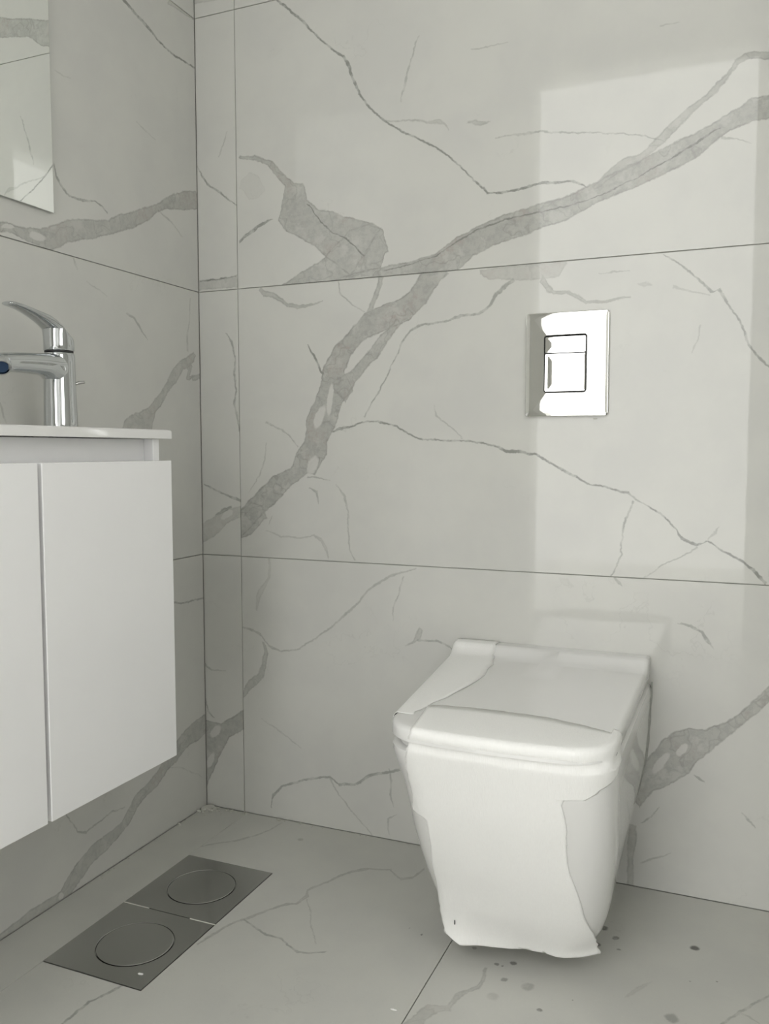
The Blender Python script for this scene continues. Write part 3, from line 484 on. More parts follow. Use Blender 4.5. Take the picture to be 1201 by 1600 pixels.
M_wood_floor = pmat('outside_slab', (.78, .78, .75), .6, bump=.2, bscale=40, var=.1)

# ------------------------------------------------------------------ setting: walls, floor, ceiling
RX, RY, RZ = 1.75, -2.0, 2.5        # right wall, front wall, ceiling
def struct(name, lo, hi, mat):
    o = box(name, lo, hi, mat); o['kind'] = 'structure'; return o

wall_back = struct('wall_back', (-.12, .0045, -.1), (RX+.12, .12, RZ+.1), M_grout)
wall_left = struct('wall_left', (-.12, RY-.1, -.1), (-.0045, .0045, RZ+.1), M_grout)
WY0, WY1, WZ0, WZ1 = -1.90, -1.12, .80, 2.15
bm = bmesh.new()
for lo, hi in (((RX+.0045, RY-.1, -.1), (RX+.12, WY0, RZ+.1)), ((RX+.0045, WY1, -.1), (RX+.12, .0045, RZ+.1)),
               ((RX+.0045, WY0, -.1), (RX+.12, WY1, WZ0)), ((RX+.0045, WY0, WZ1), (RX+.12, WY1, RZ+.1))): box_bm(bm, lo, hi)
wall_right = link('wall_right', bm, M_grout); wall_right['kind'] = 'structure'
bm = bmesh.new()
for lo, hi in (((RX-.004, WY0, WZ0), (RX+.10, WY0+.035, WZ1)), ((RX-.004, WY1-.035, WZ0), (RX+.10, WY1, WZ1)),
               ((RX-.004, WY0+.035, WZ0), (RX+.10, WY1-.035, WZ0+.035)), ((RX-.004, WY0+.035, WZ1-.035), (RX+.10, WY1-.035, WZ1))): box_bm(bm, lo, hi)
window_1 = link('window_1', bm, M_frame); window_1['kind'] = 'structure'
floor = struct('floor', (-.0045, RY-.1, -.12), (RX+.0045, .0045, -.0045), M_grout)
ceiling = struct('ceiling', (-.0045, RY-.1, RZ), (RX+.0045, .0045, RZ+.12), M_plaster)

J = .00075   # half joint
def tile(axis, lo, hi, mat, parent):
    """one tile; axis names the wall, lo/hi are the in-plane extents"""
    T = .004
    if axis == 'B': a, b = (lo[0]+J, 0, lo[1]+J), (hi[0]-J, T, hi[1]-J)
    if axis == 'L': a, b = (-T, lo[0]+J, lo[1]+J), (0, hi[0]-J, hi[1]-J)
    if axis == 'R': a, b = (RX, lo[0]+J, lo[1]+J), (RX+T, hi[0]-J, hi[1]-J)
    if axis == 'N': a, b = (lo[0]+J, RY-T, lo[1]+J), (hi[0]-J, RY, hi[1]-J)
    if axis == 'F': a, b = (lo[0]+J, lo[1]+J, -T), (hi[0]-J, hi[1]-J, 0)
    o = box('tile', a, b, mat, bev=.0006, seg=1)
    mparent(o, parent)
    return o

MT = {k: marble('marble_' + k, k, TB) for k in ('B0','B1','B2','B3','S0','S1','S2','S3','L0','L1','L2')}
MT['F1'] = marble('marble_F1', 'F1', (.56, .56, .52), .28, spots=True, bumpy=.04, extra_rough=.1)
MT['F2'] = marble('marble_F2', 'F2', (.56, .56, .52), .28, spots=True, bumpy=.04, extra_rough=.1)
MT['F0'] = marble('marble_plain_floor', 'F0', (.56, .56, .52), .28, bumpy=.04, extra_rough=.1)
MT['P'] = marble('marble_plain', 'P0' if 'P0' in AX else 'B9', TB)
X1 = .104; X2 = X1 + 1.2
rows = [(0, .6), (.6, 1.2), (1.2, 1.8), (1.8, RZ)]
for i, (z0, z1) in enumerate(rows):
    tile('B', (0, z0), (X1, z1), MT['S%d' % i], wall_back)
    tile('B', (X1, z0), (X2, z1), MT['B%d' % i], wall_back)
    tile('B', (X2, z0), (RX, z1), MT['B%d' % i] if i in (0, 1, 2) else MT['P'], wall_back)
    tile('L', (-1.2, z0), (0, z1), MT['L%d' % i] if i < 3 else MT['P'], wall_left)
    tile('L', (RY, z0), (-1.2, z1), MT['P'], wall_left)
    tile('R', (WY1, z0), (0, z1), MT['P'], wall_right)
    tile('R', (RY, z0), (WY0, z1), MT['P'], wall_right)
tile('R', (WY0, 0), (WY1, .6), MT['P'], wall_right); tile('R', (WY0, .6), (WY1, WZ0), MT['P'], wall_right)
tile('R', (WY0, WZ1), (WY1, RZ), MT['P'], wall_right)

# floor: 60 cm wide tiles, the middle one cut round the drains
FX0, FX1 = .118, .716
D0, D1 = (.1125, -.6315), (.3125, -.2275)       # drain cut-out
tile('F', (0, RY), (FX0 - .0056, 0), MT['F0'], floor)
tile('F', (FX1, -1.2), (FX1 + .6, 0), MT['F2'], floor)
tile('F', (FX1, RY), (FX1 + .6, -1.2), MT['F2'], floor)
tile('F', (FX1 + .6, -1.2), (RX, 0), MT['F0'], floor)
tile('F', (FX1 + .6, RY), (RX, -1.2), MT['F0'], floor)
bm = bmesh.new()
pts = [(D0[0]+J, 0-J), (FX1-J, 0-J), (FX1-J, -1.2+J), (D0[0]+J, -1.2+J), (D0[0]+J, D0[1]-J), (D1[0]+J, D0[1]-J), (D1[0]+J, D1[1]+J), (D0[0]+J, D1[1]+J)]
for z in (0, -.004):
    bm.faces.new([bm.verts.new((x, y, z)) for x, y in pts])
bm.verts.ensure_lookup_table()
n = len(pts)
for i in range(n):
    j = (i+1) % n
    bm.faces.new((bm.verts[i], bm.verts[j], bm.verts[n+j], bm.verts[n+i]))
o = link('tile', bm, MT['F1']); mparent(o, floor)
tile('F', (D0[0], RY), (FX1, -1.2), MT['F1'], floor)

# front wall (behind the camera) with the doorway the light comes through
DX0, DX1, DZ = .30, 1.16, 2.38
bm = bmesh.new()
box_bm(bm, (-.0045, RY-.1, -.0), (DX0-.04, RY, RZ)); box_bm(bm, (DX1+.04, RY-.1, -.0), (RX+.0045, RY, RZ))
box_bm(bm, (DX0-.04, RY-.1, DZ+.04), (DX1+.04, RY, RZ))
wf = link('wall_front', bm, M_plaster); wf['kind'] = 'structure'
bm = bmesh.new()
box_bm(bm, (DX0-.039, RY-.11, .001), (DX0, RY+.012, DZ)); box_bm(bm, (DX1, RY-.11, .001), (DX1+.039, RY+.012, DZ))
box_bm(bm, (DX0-.039, RY-.11, DZ), (DX1+.039, RY+.012, DZ+.039))
df = link('door_1', bm, M_frame); df['kind'] = 'structure'
sp_o = box('strike_plate', (DX1-.002, RY-.075, .905), (DX1, RY-.045, .975), M_chrome, bev=.0008)
mparent(sp_o, df)
blocker = struct('glare_blocker', (1.35, RY-2.6, -.02), (1.45, RY-.101, 4.2), M_blocker)  # added unseen wall, blocks the bright doorway view mirrored in the back tiles
outside = struct('floor_outside', (-2, -5, -.14), (4, RY-.1, -.02), M_wood_floor)

# ------------------------------------------------------------------ toilet
def hw_z(z):
    pts = [(.03, .150), (.06, .158), (.11, .171), (.157, .180), (.25, .192), (.4, .1985), (.46, .1945)]
    for (a, x), (b, y) in zip(pts[:-1], pts[1:]):
        if z <= b: return x + (y-x) * max(0, (z-a)) / (b-a)
    return pts[-1][1]
def yf_z(z):
    pts = [(.03, -.335), (.06, -.352), (.11, -.385), (.2, -.432), (.3, -.476), (.4, -.512), (.46, -.52)]
    for (a, x), (b, y) in zip(pts[:-1], pts[1:]):
        if z <= b: return x + (y-x) * max(0, (z-a)) / (b-a)
    return pts[-1][1]
NO = 96
def outline(hw, yf, R=.062, bow=.012, inset=0.0, cx0=.8085, skew=.060, taper=.058, y0=0.0):
    """NO points left wall -> front -> right wall, evenly spread by arc length"""
    hw -= inset; yf += inset
    P = []
    def xl(y): return cx0 - y*skew - (hw + y*taper)
    def xr(y): return cx0 - y*skew + (hw + y*taper)
    for i in range(13): y = y0 + (yf + R - y0)*i/12; P.append((xl(y), y))
    cl = (xl(yf+R) + R, yf + R)
    for i in range(1, 11):
        a = PI + i/10*PI/2; P.append((cl[0] + R*math.cos(a), cl[1] + R*math.sin(a)))
    x0 = cl[0]; x1 = xr(yf+R) - R
    for i in range(1, 12): x = x0 + (x1-x0)*i/12; P.append((x, yf))
    cr = (x1, yf+R)
    for i in range(0, 11):
        a = 1.5*PI + i/10*PI/2; P.append((cr[0] + R*math.cos(a), cr[1] + R*math.sin(a)))
    for i in range(1, 13): y = yf + R + (y0-yf-R)*i/12; P.append((xr(y), y))
    xm = (x0+x1)/2; w = (xr(yf+R)-xl(yf+R))/2
    P = [(x, y - bow*max(0, 1-((x-xm)/w)**2) if y < yf+R+1e-6 else y) for x, y in P]
    # resample
    d = [0]
    for a, b in zip(P[:-1], P[1:]): d.append(d[-1] + math.hypot(b[0]-a[0], b[1]-a[1]))
    out = []; k = 0
    for i in range(NO):
        t = d[-1]*i/(NO-1)
        while k < len(d)-2 and d[k+1] < t: k += 1
        f = (t-d[k])/max(1e-9, d[k+1]-d[k])
        out.append((P[k][0] + (P[k+1][0]-P[k][0])*f, P[k][1] + (P[k+1][1]-P[k][1])*f))
    return out
def kl_z(z):
    t = min(1, max(0, (.4-z)/.3)); u = min(1, max(0, (.398-z)/.07)); return .004 + .015*u + .012*t
def bowl_ring(z, inset=0.0):
    k = kl_z(z)
    return outline(hw_z(z), yf_z(z), R=.05, inset=inset, y0=0.0, skew=.060+k, taper=.058+k)
def zlift(z, y):
    """the underside slopes down from the wall towards the front"""
    zb = .122 + .22*max(y, -.36); zb = max(zb, .043)
    t = max(0, (.30 - z)/(.30 - .043))
    return z + (zb - .043)*t

toilet = empty('toilet', (.82, 0, .043), 'white wall-hung toilet with squared bowl, partly wrapped in white foam sheet', 'toilet')
rings = []
zs = [.043, .0445, .049, .057, .07, .09, .12, .16, .2, .25, .3, .34, .37, .39, .398, .4015, .4015]
ins = [.026, .014, .006, .002, 0, 0, 0, 0, 0, 0, 0, 0, 0, .001, .003, .008, .05]
for z, s in zip(zs, ins):
    rings.append([(x, min(y, -.0005), zlift(z, y)) for x, y in bowl_ring(z, s)])
bm = loft(rings, (True, True))
o = link('bowl', bm, M_ceramic); autosmooth(o, 40); mparent(o, toilet)

def lid_outline(inset):
    """lid outline with extra points near the raised strip at the wall end"""
    q = outline(.1905, yf_z(.44), R=.06-inset*.5, inset=inset, cx0=.8125, skew=.055, taper=.050)
    yd = [-.001, -.012, -.024, -.034, -.040, -.046, -.052, -.058, -.064, -.070, -.076, -.082, -.1, -.12]
    mid = [p for p in q if p[1] < -.13]
    def at(side, y):
        L = q if side == 0 else q[::-1]
        for a, b in zip(L[:-1], L[1:]):
            if b[1] <= y <= a[1] + 1e-9:
                f = (y-a[1])/min(-1e-9, b[1]-a[1]); return (a[0] + (b[0]-a[0])*f, y)
        return (L[0][0], y)
    return [at(0, y) for y in yd] + mid, [at(1, y) for y in yd[::-1]]
def lid_ring(inset):
    a, b = lid_outline(inset); return a + b
def lid_z(y):
    base = .437
    if y > -.036: return .4545
    if y > -.080:
        t = (y + .080)/.044
        return base + .0175*t**2.4
    return base
def lid_rings(z0, e, ztop=None, inset=0.0):
    prof = [(0, None), (0, 1.0), (.1, .56), (.3, .29), (.6, .09), (1, 0)]
    n0 = len(lid_ring(inset)); rings = []
    for k, (d, dz) in enumerate(prof):
        q = lid_ring(inset + d*e)
        if len(q) != n0:      # keep the topology
            q = [(x + (.83-x)*d*e/.18, y*(1 - d*e/.5)) for x, y in lid_ring(inset)]
        rings.append([(x, y, z0 if dz is None else (ztop or lid_z(y)) - e*dz*(.5 if y > -.04 else 1)) for x, y in q])
    q = [(x, y) for x, y, z in rings[-1]]
    for sc in (.97, .9, .8, .65, .5, .35, .2, .08):
        r = []
        for x, y in q:
            xx = .825 + (x-.825)*sc; yy = y if y > -.1 else -.1 + (y+.1)*sc
            r.append((xx, yy, (ztop or lid_z(yy))))
        rings.append(r)
    return rings
rings = lid_rings(.4035, .003, .4125, .011)
o = link('seat', loft(rings, (True, True)), M_ceramic); autosmooth(o, 40); mparent(o, toilet)
rings = lid_rings(.4165, .008)
o = link('lid', loft(rings, (True, True)), M_ceramic); autosmooth(o, 50); mparent(o, toilet)
for xx in (.70, .93):
    o = box('hinge', (xx-.02, -.05, .401), (xx+.02, -.012, .417), M_chrome, toilet, bev=.003)

# silicone line between bowl and wall
for side in (0, -1):
    bm = bmesh.new(); prev = None
    for k in range(30):
        z = .045 + k*.0124
        q = bowl_ring(z)[side]; zz = zlift(z, 0)
        sx = -1 if side == 0 else 1
        w = .0022 + .0006*math.sin(k*1.7)
        ring = [bm.verts.new((q[0] + sx*w, -.0002, zz)), bm.verts.new((q[0] + sx*w*.4, -.0018, zz)), bm.verts.new((q[0] - sx*.001, -.003, zz)), bm.verts.new((q[0] - sx*.001, -.0002, zz))]
        if prev:
            for i in range(4): bm.faces.new((prev[i], prev[(i+1) % 4], ring[(i+1) % 4], ring[i]))
        prev = ring
    o = link('sealant_line', bm, M_sil); mparent(o, toilet)

# ------------------------------------------------------------------ foam sheets on the toilet
def O(s, z, off=0.0):
    """point on the bowl side; s in 0..1 along the outline, z height"""
    r = bowl_ring(z) if z < .405 else outline(.1905, yf_z(.44), R=.06, cx0=.8125, skew=.055, taper=.050)
    t = s*(NO-1); i = min(int(t), NO-2); f = t-i
    x = r[i][0] + (r[i+1][0]-r[i][0])*f; y = r[i][1] + (r[i+1][1]-r[i][1])*f
    tx, ty = r[i+1][0]-r[i][0], r[i+1][1]-r[i][1]; n_ = math.hypot(tx, ty) or 1
    nx, ny = ty/n_, -tx/n_            # outward for this direction of travel
    if nx*(x-.83) + ny*(y+.2) < 0: nx, ny = -nx, -ny
    return Vector((x + nx*off, y + ny*off, zlift(z, y))), Vector((nx, ny, 0))

def interp(tab, x):
    if x <= tab[0][0]: return tab[0][1]
    for (a, p), (b, q) in zip(tab[:-1], tab[1:]):
        if x <= b: return p + (q-p)*(x-a)/(b-a)
    return tab[-1][1]

def sheet(name, grid, thick, label, group):
    bm = bmesh.new()
    V = [[bm.verts.new(p) for p in row] for row in grid]
    for a, b in zip(V[:-1], V[1:]):
        for i in range(len(a)-1): bm.faces.new((a[i], a[i+1], b[i+1], b[i]))
    o = link(name, bm, M_foam, smooth=True)
    # centre of the toilet is inside: make normals point outwards, thicken outwards
    me = o.data
    c = Vector((.83, -.25, .2)); s = sum((p.center - c).dot(p.normal) for p in me.polygons)
    if s < 0: me.flip_normals()
    md = o.modifiers.new('thickness', 'SOLIDIFY'); md.thickness = thick; md.offset = 1
    tag(o, label, 'foam sheet', group)
    return o
ZB = .113     # below this height the lower sheet hangs free
def sheet_pt(s, z, off):
    return O(s, z, off)[0]

def jag(k, a=.0016):
    return a*(math.sin(k*2.1) + .6*math.sin(k*5.3+1) + .4*math.sin(k*11.7+2))

# 1: one long sheet: folded over the front of the lid, down the front of the bowl, loose at its lower edge
topY = [(.62, -.45), (.688, -.427), (.736, -.398), (.797, -.392), (.889, -.395), (.959, -.415), (1.01, -.433)]
sl = [(.045, .396), (.09, .384), (.13, .388), (.18, .393), (.23, .403), (.279, .408), (.284, .404), (.290, .384), (.32, .391), (.37, .397), (.405, .408), (.44, .412)]
sr = [(.04, .640), (.085, .634), (.112, .623), (.145, .609), (.187, .600), (.235, .584), (.31, .580), (.3585, .576), (.361, .600), (.368, .610), (.378, .619), (.388, .641), (.395, .650), (.404, .670), (.412, .684), (.44, .690)]
NC = 72
rows_z = [.424, .419, .414, .409, .404, .401, .397, .392, .388, .384, .380, .376, .372, .368, .3645, .3615, .3588, .350, .335, .32, .305, .296, .290, .287, .284, .281, .279, .27, .25, .23, .21, .19, .17, .155, .14, .125, .107, .10, .093, .086, .079, .072, .066, .060, .055, .050, .045, .040, .035]
grid = []
for i in range(NC+1):
    f = i/NC; col = []
    s = .412*(1-f) + .688*f
    pe, nrm = O(s, .43, 0)
    yt = interp(topY, pe.x) + jag(i*.35, .0008)
    inner = pe - nrm*.009
    cshift = -.030*max(0, 1 - f/.12)
    a = Vector((inner.x + cshift*.5, max(yt, inner.y), .4376))
    if s > .60:
        t = (s-.60)/.088; a.y = max(yt, inner.y); a.x = inner.x - .002*t
    for k in range(5):
        q = a.lerp(Vector((inner.x, inner.y, .4380)), k/5); q.z += .0004*min(k, 1); col.append(q)
    for ang in (0, 22, 45, 68, 90):
        ra = math.radians(ang)
        col.append(Vector((pe.x, pe.y, 0)) - nrm*.0085 + nrm*(.0092*math.sin(ra)) + Vector((0, 0, .4290 + .0089*math.cos(ra))))
    for z in rows_z:
        s = interp(sl, z)*(1-f) + interp(sr, z)*f
        if i in (0, NC): s += jag(z*160, .0009) + (.0012*math.sin(z*2100) if i == NC and .355 < z < .402 else 0)
        if z > .402:
            pl_, nl = O(s, .43, .0007); pb, nb_ = O(s, .401, .0007)
            w = min(1, max(0, (.424-z)/.020)); sag = .0030*math.sin(PI*w)*(.35 + .65*abs(math.sin(f*23)))
            q = pl_.lerp(pb, w) - nl*sag; q.z = z
        else:
            lim = .036 + .004*math.sin(f*3) + max(0, .10-f)*.16 + .0005*math.sin(f*40)
            z = max(z, lim)
            q, nrm2 = O(s, max(z, .050), .0006)
            if z < .050: q = q + Vector((0, .45*(.050-z), -(.050-z)))
            if z < .16:
                t = (.16-z)/.11
                q = q + nrm2*(.0012 + .002*math.sin(f*17+1))*t*t
                q.y -= .030*t*t*max(0, 1-f/.45)
                q.x -= .010*t*t*max(0, 1-f/.2)
                q.x += .012*t*t*max(0, (f-.85)/.15)
        col.append(q)
    grid.append(col)
M1 = sheet('foam_sheet', grid, .0006, 'large white foam sheet folded over the lid front and hanging down the toilet bowl', 'foam wrap on the toilet')
q = grid[7][-9]
tear = box('tear', (q.x-.0008, q.y-.0022, q.z-.004), (q.x+.0006, q.y-.0004, q.z+.003), M_dark); tear.parent = M1
# small slit near the lower left corner of the hanging sheet
# 3: strip along the left edge of the lid
inner = [(-.455, .700), (-.408, .706), (-.377, .714), (-.30, .728), (-.216, .738), (-.10, .727), (-.06, .716), (-.03, .712), (-.002, .711)]
grid = []
ylist = [-.003, -.012, -.022, -.030, -.036, -.042, -.048, -.055, -.062, -.070, -.080] + [-.095 - .02*i for i in range(18)] + [-.447, -.455, -.461]
def left_x(y):
    L = lid_ring(0)
    for a, b in zip(L[:-1], L[1:]):
        if b[1] <= y <= a[1]: return a[0] + (b[0]-a[0])*(y-a[1])/min(-1e-9, b[1]-a[1])
    return L[0][0]
for k, y in enumerate(ylist):
    xi = interp(inner, y) + jag(k*.8, .0015); xl_ = left_x(y); row = []
    zt = lid_z(y)
    zsoft = zt if y < -.09 else lid_z(y-.004)*.5 + lid_z(y)*.5
    for f in (0, .15, .3, .5, .7, .88):
        row.append(Vector((xi + (xl_ + .009 - xi)*f, y, zsoft + (.0016 if y > -.1 else .0007) + .0003*math.sin(f*7+k*.7))))
    for ang in (20, 45, 70, 90):
        ra = math.radians(ang)
        row.append(Vector((xl_ + .008 - .0098*math.sin(ra), y, zsoft - .0075 + .0092*math.cos(ra))))
    row.append(Vector((xl_ - .0019, y, min(zsoft, .437) - .0115)))
    row.append(Vector((xl_ - .0020, y, .4245 + jag(k*1.3, .001))))
    grid.append(row)
M3 = sheet('foam_strip', grid, .0005, 'narrow white foam strip along the left edge of the toilet lid, reaching the wall', 'foam wrap on the toilet')

# ------------------------------------------------------------------ flush plate
def rrect(cx, cz, w, h, r, n=6):
    P = []
    for sx, sz, a0 in ((1, 1, 0), (-1, 1, 90), (-1, -1, 180), (1, -1, 270)):
        for i in range(n+1):
            a = math.radians(a0 + 90*i/n)
            P.append((cx + sx*(w/2-r) + r*math.cos(a), cz + sz*(h/2-r) + r*math.sin(a)))
    return P
fp = empty('flush_plate', (.838, 0, 1.004), 'polished chrome flush plate with two buttons on the marble wall above the toilet', 'flush plate')
PX, PZ, PW, PH = .8385, 1.0045, .158, .198
def plate_y(x, z):    # very slightly domed face
    return -.0105 + .0016*(((x-PX)/(PW/2))**2*.8 + ((z-PZ)/(PH/2))**2*.3)
bm = bmesh.new()
outer = rrect(PX, PZ, PW, PH, .006)
inner_r = rrect(.8365, 1.0055, .083, .111, .006)
n = len(outer)
steps = [[(x, -.0004, z) for x, z in outer], [(x, plate_y(x, z)+.0015, z) for x, z in outer]]
o2 = rrect(PX, PZ, PW-.0016, PH-.0016, .0055)
steps.append([(x, plate_y(x, z)+.0004, z) for x, z in o2])
o3 = rrect(PX, PZ, PW-.004, PH-.004, .005)
steps.append([(x, plate_y(x, z), z) for x, z in o3])
for f in (.25, .5, .75):
    steps.append([(a[0]*(1-f)+b[0]*f, plate_y(a[0]*(1-f)+b[0]*f, a[1]*(1-f)+b[1]*f), a[1]*(1-f)+b[1]*f) for a, b in zip(o3, inner_r)])
steps.append([(x, plate_y(x, z)-.0004, z) for x, z in inner_r])
i2 = rrect(.8365, 1.0055, .0812, .1092, .0052); steps.append([(x, plate_y(x, z)+.0004, z) for x, z in i2])
i3 = rrect(.8365, 1.0055, .0800, .1080, .0048); steps.append([(x, -.0055, z) for x, z in i3])
o = link('cover_plate', loft(steps, (True, False)), M_chrome_b); autosmooth(o, 30); mparent(o, fp)
box('button_recess', (.797, -.0058, .952), (.8758, -.001, 1.0585), M_dark, fp)
def button(z0, z1, name):
    bz = (z0+z1)/2; q0 = rrect(.8365, bz, .0765, z1-z0, .002, 3)
    st = [[(x, -.0058, z) for x, z in q0], [(x, -.0092, z) for x, z in q0]]
    def by(x, z): return -.0100 + .0007*((x-.8365)/.038)**2 + .0005*((z-bz)/.04)**2
    for ins in (.0012, .006, .014):
        q = rrect(.8365, bz, .0765-ins*2, max(.003, z1-z0-ins*1.9), .0016, 3); st.append([(x, by(x, z), z) for x, z in q])
    o = link(name, loft(st, (True, True)), M_chrome_b); autosmooth(o, 30); return mparent(o, fp)
button(1.0268, 1.0568, 'small_button')
bb = button(.9538, 1.0246, 'large_button')
bm = bmesh.new(); box_bm(bm, (.8315, -.01045, .9652), (.8425, -.0099, .9668))
o = link('logo_bar', bm, M_logo); o.parent = bb; o.matrix_parent_inverse = bb.matrix_world.inverted() if False else Matrix.Translation(fp.location).inverted()
bm = bmesh.new()
for off in (0,):
    tri = [(.8335, .9642), (.8405, .9642), (.837, .9612)]
    a = [bm.verts.new((x, -.01045, z)) for x, z in tri]; b_ = [bm.verts.new((x, -.0099, z)) for x, z in tri]
    bm.faces.new(a); bm.faces.new(b_[::-1])
    for i in range(3): bm.faces.new((a[i], a[(i+1) % 3], b_[(i+1) % 3], b_[i]))
o2_ = link('logo_triangle', bm, M_logo); o2_.parent = bb; o2_.matrix_parent_inverse = Matrix.Translation(fp.location).inverted()

# ------------------------------------------------------------------ vanity cabinet
CY0, CY1 = -1.046, -.452       # near and far end
WX = .255
cab = empty('vanity_cabinet', (0, (CY0+CY1)/2, .307), 'white wall-hung vanity cabinet with two plain doors under the basin', 'cabinet')
cy1 = CY1 - .011; cy0 = CY0 + .011
XB = WX - .017
box('side_panel', (.0005, cy1-.016, .312), (XB, cy1, .8605), M_lacq, cab, bev=.0006, seg=1)
box('side_panel', (.0005, cy0, .312), (XB, cy0+.016, .8605), M_lacq, cab, bev=.0006, seg=1)
box('bottom_panel', (.0005, cy0+.0165, .312), (XB, cy1-.0165, .328), M_lacq, cab, bev=.0006, seg=1)
box('back_panel', (.0005, cy0+.0165, .3285), (.010, cy1-.0165, .8605), M_lacq, cab)
box('grip_rail', (XB-.034, cy0+.0165, .790), (XB-.018, cy1-.0165, .8602), M_lacq, cab, bev=.0006, seg=1)
dw = (CY1 - CY0 - .0075)/2
doors = []
for k, (a, b) in enumerate(((CY1-dw, CY1), (CY0, CY0+dw))):
    d = box('door', (XB+.0006, a, .308), (WX, b, .824), M_lacq, cab, bev=.0011, seg=2)
    doors.append(d)
# printed mark in the top corner of the far door: a drop outline, small lettering and a dot
def print_strip(name, pts, w, mat, parent, root):
    bm = bmesh.new(); L_ = []
    n = len(pts)
    for i, (y, z) in enumerate(pts):
        a = pts[max(0, i-1)]; b = pts[min(n-1, i+1)]
        dy, dz = b[0]-a[0], b[1]-a[1]; l = math.hypot(dy, dz) or 1
        ww = w*(.35 + .65*math.sin(PI*min(1, .08+i/(n-1))))
        L_.append((bm.verts.new((WX+.0002, y - dz/l*ww/2, z + dy/l*ww/2)), bm.verts.new((WX+.0002, y + dz/l*ww/2, z - dy/l*ww/2))))
    for a, b in zip(L_[:-1], L_[1:]): bm.faces.new((a[0], a[1], b[1], b[0]))
    o = link(name, bm, mat); o.parent = parent; o.matrix_parent_inverse = Matrix.Translation(root.location).inverted(); return o
drop = [(-.4708, .8205), (-.4714, .816), (-.4722, .811), (-.4729, .806), (-.4728, .8015), (-.4718, .7975), (-.4700, .7948), (-.4680, .7942), (-.4662, .7950), (-.4650, .7968)]
print_strip('logo_drop', drop, .0017, M_logo, doors[0], cab)
fc = bpy.data.curves.new('logo_text', 'FONT'); fc.body = 'denisi'; fc.size = .0085; fc.extrude = .0001; fc.align_x = 'CENTER'
tmp = bpy.data.objects.new('tmp', fc); C.objects.link(tmp)
bpy.context.view_layer.update()
me = bpy.data.meshes.new_from_object(tmp.evaluated_get(bpy.context.evaluated_depsgraph_get()))
bpy.data.objects.remove(tmp)
me.transform(Matrix.Translation((WX+.0002, -.4618, .8035)) @ Matrix(((0, 0, 1, 0), (1, 0, 0, 0), (0, 1, 0, 0), (0, 0, 0, 1))) @ Matrix.Diagonal((.72, 1, 1, 1)))
me.materials.clear(); me.materials.append(M_logo)
t = bpy.data.objects.new('logo_text', me); C.objects.link(t); t.parent = doors[0]; t.matrix_parent_inverse = Matrix.Translation(cab.location).inverted()
o = box('logo_dot', (WX+.0001, -.4572, .8128), (WX+.0003, -.4556, .8148), M_logo); o.parent = doors[0]; o.matrix_parent_inverse = Matrix.Translation(cab.location).inverted()

# ------------------------------------------------------------------ basin: slab with a bowl on its near side
bx0, bx1, by0, by1, bz0, bz1 = .0005, WX+.0005, CY0-.002, CY1+.001, .8610, .8765
bm = bmesh.new()
nx, ny = 26, 58
def bh(x, y):
    # bowl centre left of the tap
    ux = (x-.112)/.075; uy = (y+.835)/.165
    r = (abs(ux)**4 + abs(uy)**4)**.25
    t = min(1, max(0, (1.08-r)/.45)); return -.085*t*t*(3-2*t)
def rim_drop(x, y):
    d = min(bx1-x, y-by0, by1-y, .006); q = d/.006
    return -.004*(1-math.sqrt(max(0, 1-(1-q)**2)))
xs = [bx0 + (bx1-bx0)*i/nx for i in range(nx)] + [bx1-.004, bx1-.0018, bx1-.0005, bx1]
ysb = [by0, by0+.0005, by0+.0018, by0+.004] + [by0 + (by1-by0)*i/ny for i in range(1, ny)] + [by1-.004, by1-.0018, by1-.0005, by1]
xs = sorted(set(round(v, 6) for v in xs)); ysb = sorted(set(round(v, 6) for v in ysb))
top = [[bm.verts.new((x, y, bz1 + bh(x, y) + rim_drop(x, y))) for y in ysb] for x in xs]
botm = [[bm.verts.new((x, y, min(bz0, bz1 + bh(x, y) - .012))) for y in ysb] for x in xs]
for a, b in zip(top[:-1], top[1:]):
    for i in range(len(ysb)-1): bm.faces.new((a[i], b[i], b[i+1], a[i+1]))
for a, b in zip(botm[:-1], botm[1:]):
    for i in range(len(ysb)-1): bm.faces.new((a[i], a[i+1], b[i+1], b[i]))
for i in range(len(ysb)-1):
    bm.faces.new((top[0][i], top[0][i+1], botm[0][i+1], botm[0][i])); bm.faces.new((top[-1][i+1], top[-1][i], botm[-1][i], botm[-1][i+1]))
for k in range(len(xs)-1):
    bm.faces.new((top[k+1][0], top[k][0], botm[k][0], botm[k+1][0])); bm.faces.new((top[k][-1], top[k+1][-1], botm[k+1][-1], botm[k][-1]))
basin_root = empty('washbasin', (0, (by0+by1)/2, bz0), 'white ceramic washbasin slab on top of the vanity cabinet', 'basin')
o = link('basin_slab', bm, M_ceramic); autosmooth(o, 40); mparent(o, basin_root)
o = link('drain_ring', loft([[(.112 + r*math.cos(a*PI/16), -.835 + r*math.sin(a*PI/16), z) for a in range(32)] for r, z in ((.022, .7915), (.022, .7935), (.019, .7945), (.012, .7935))], (True, True)), M_chrome)
autosmooth(o); mparent(o, basin_root)

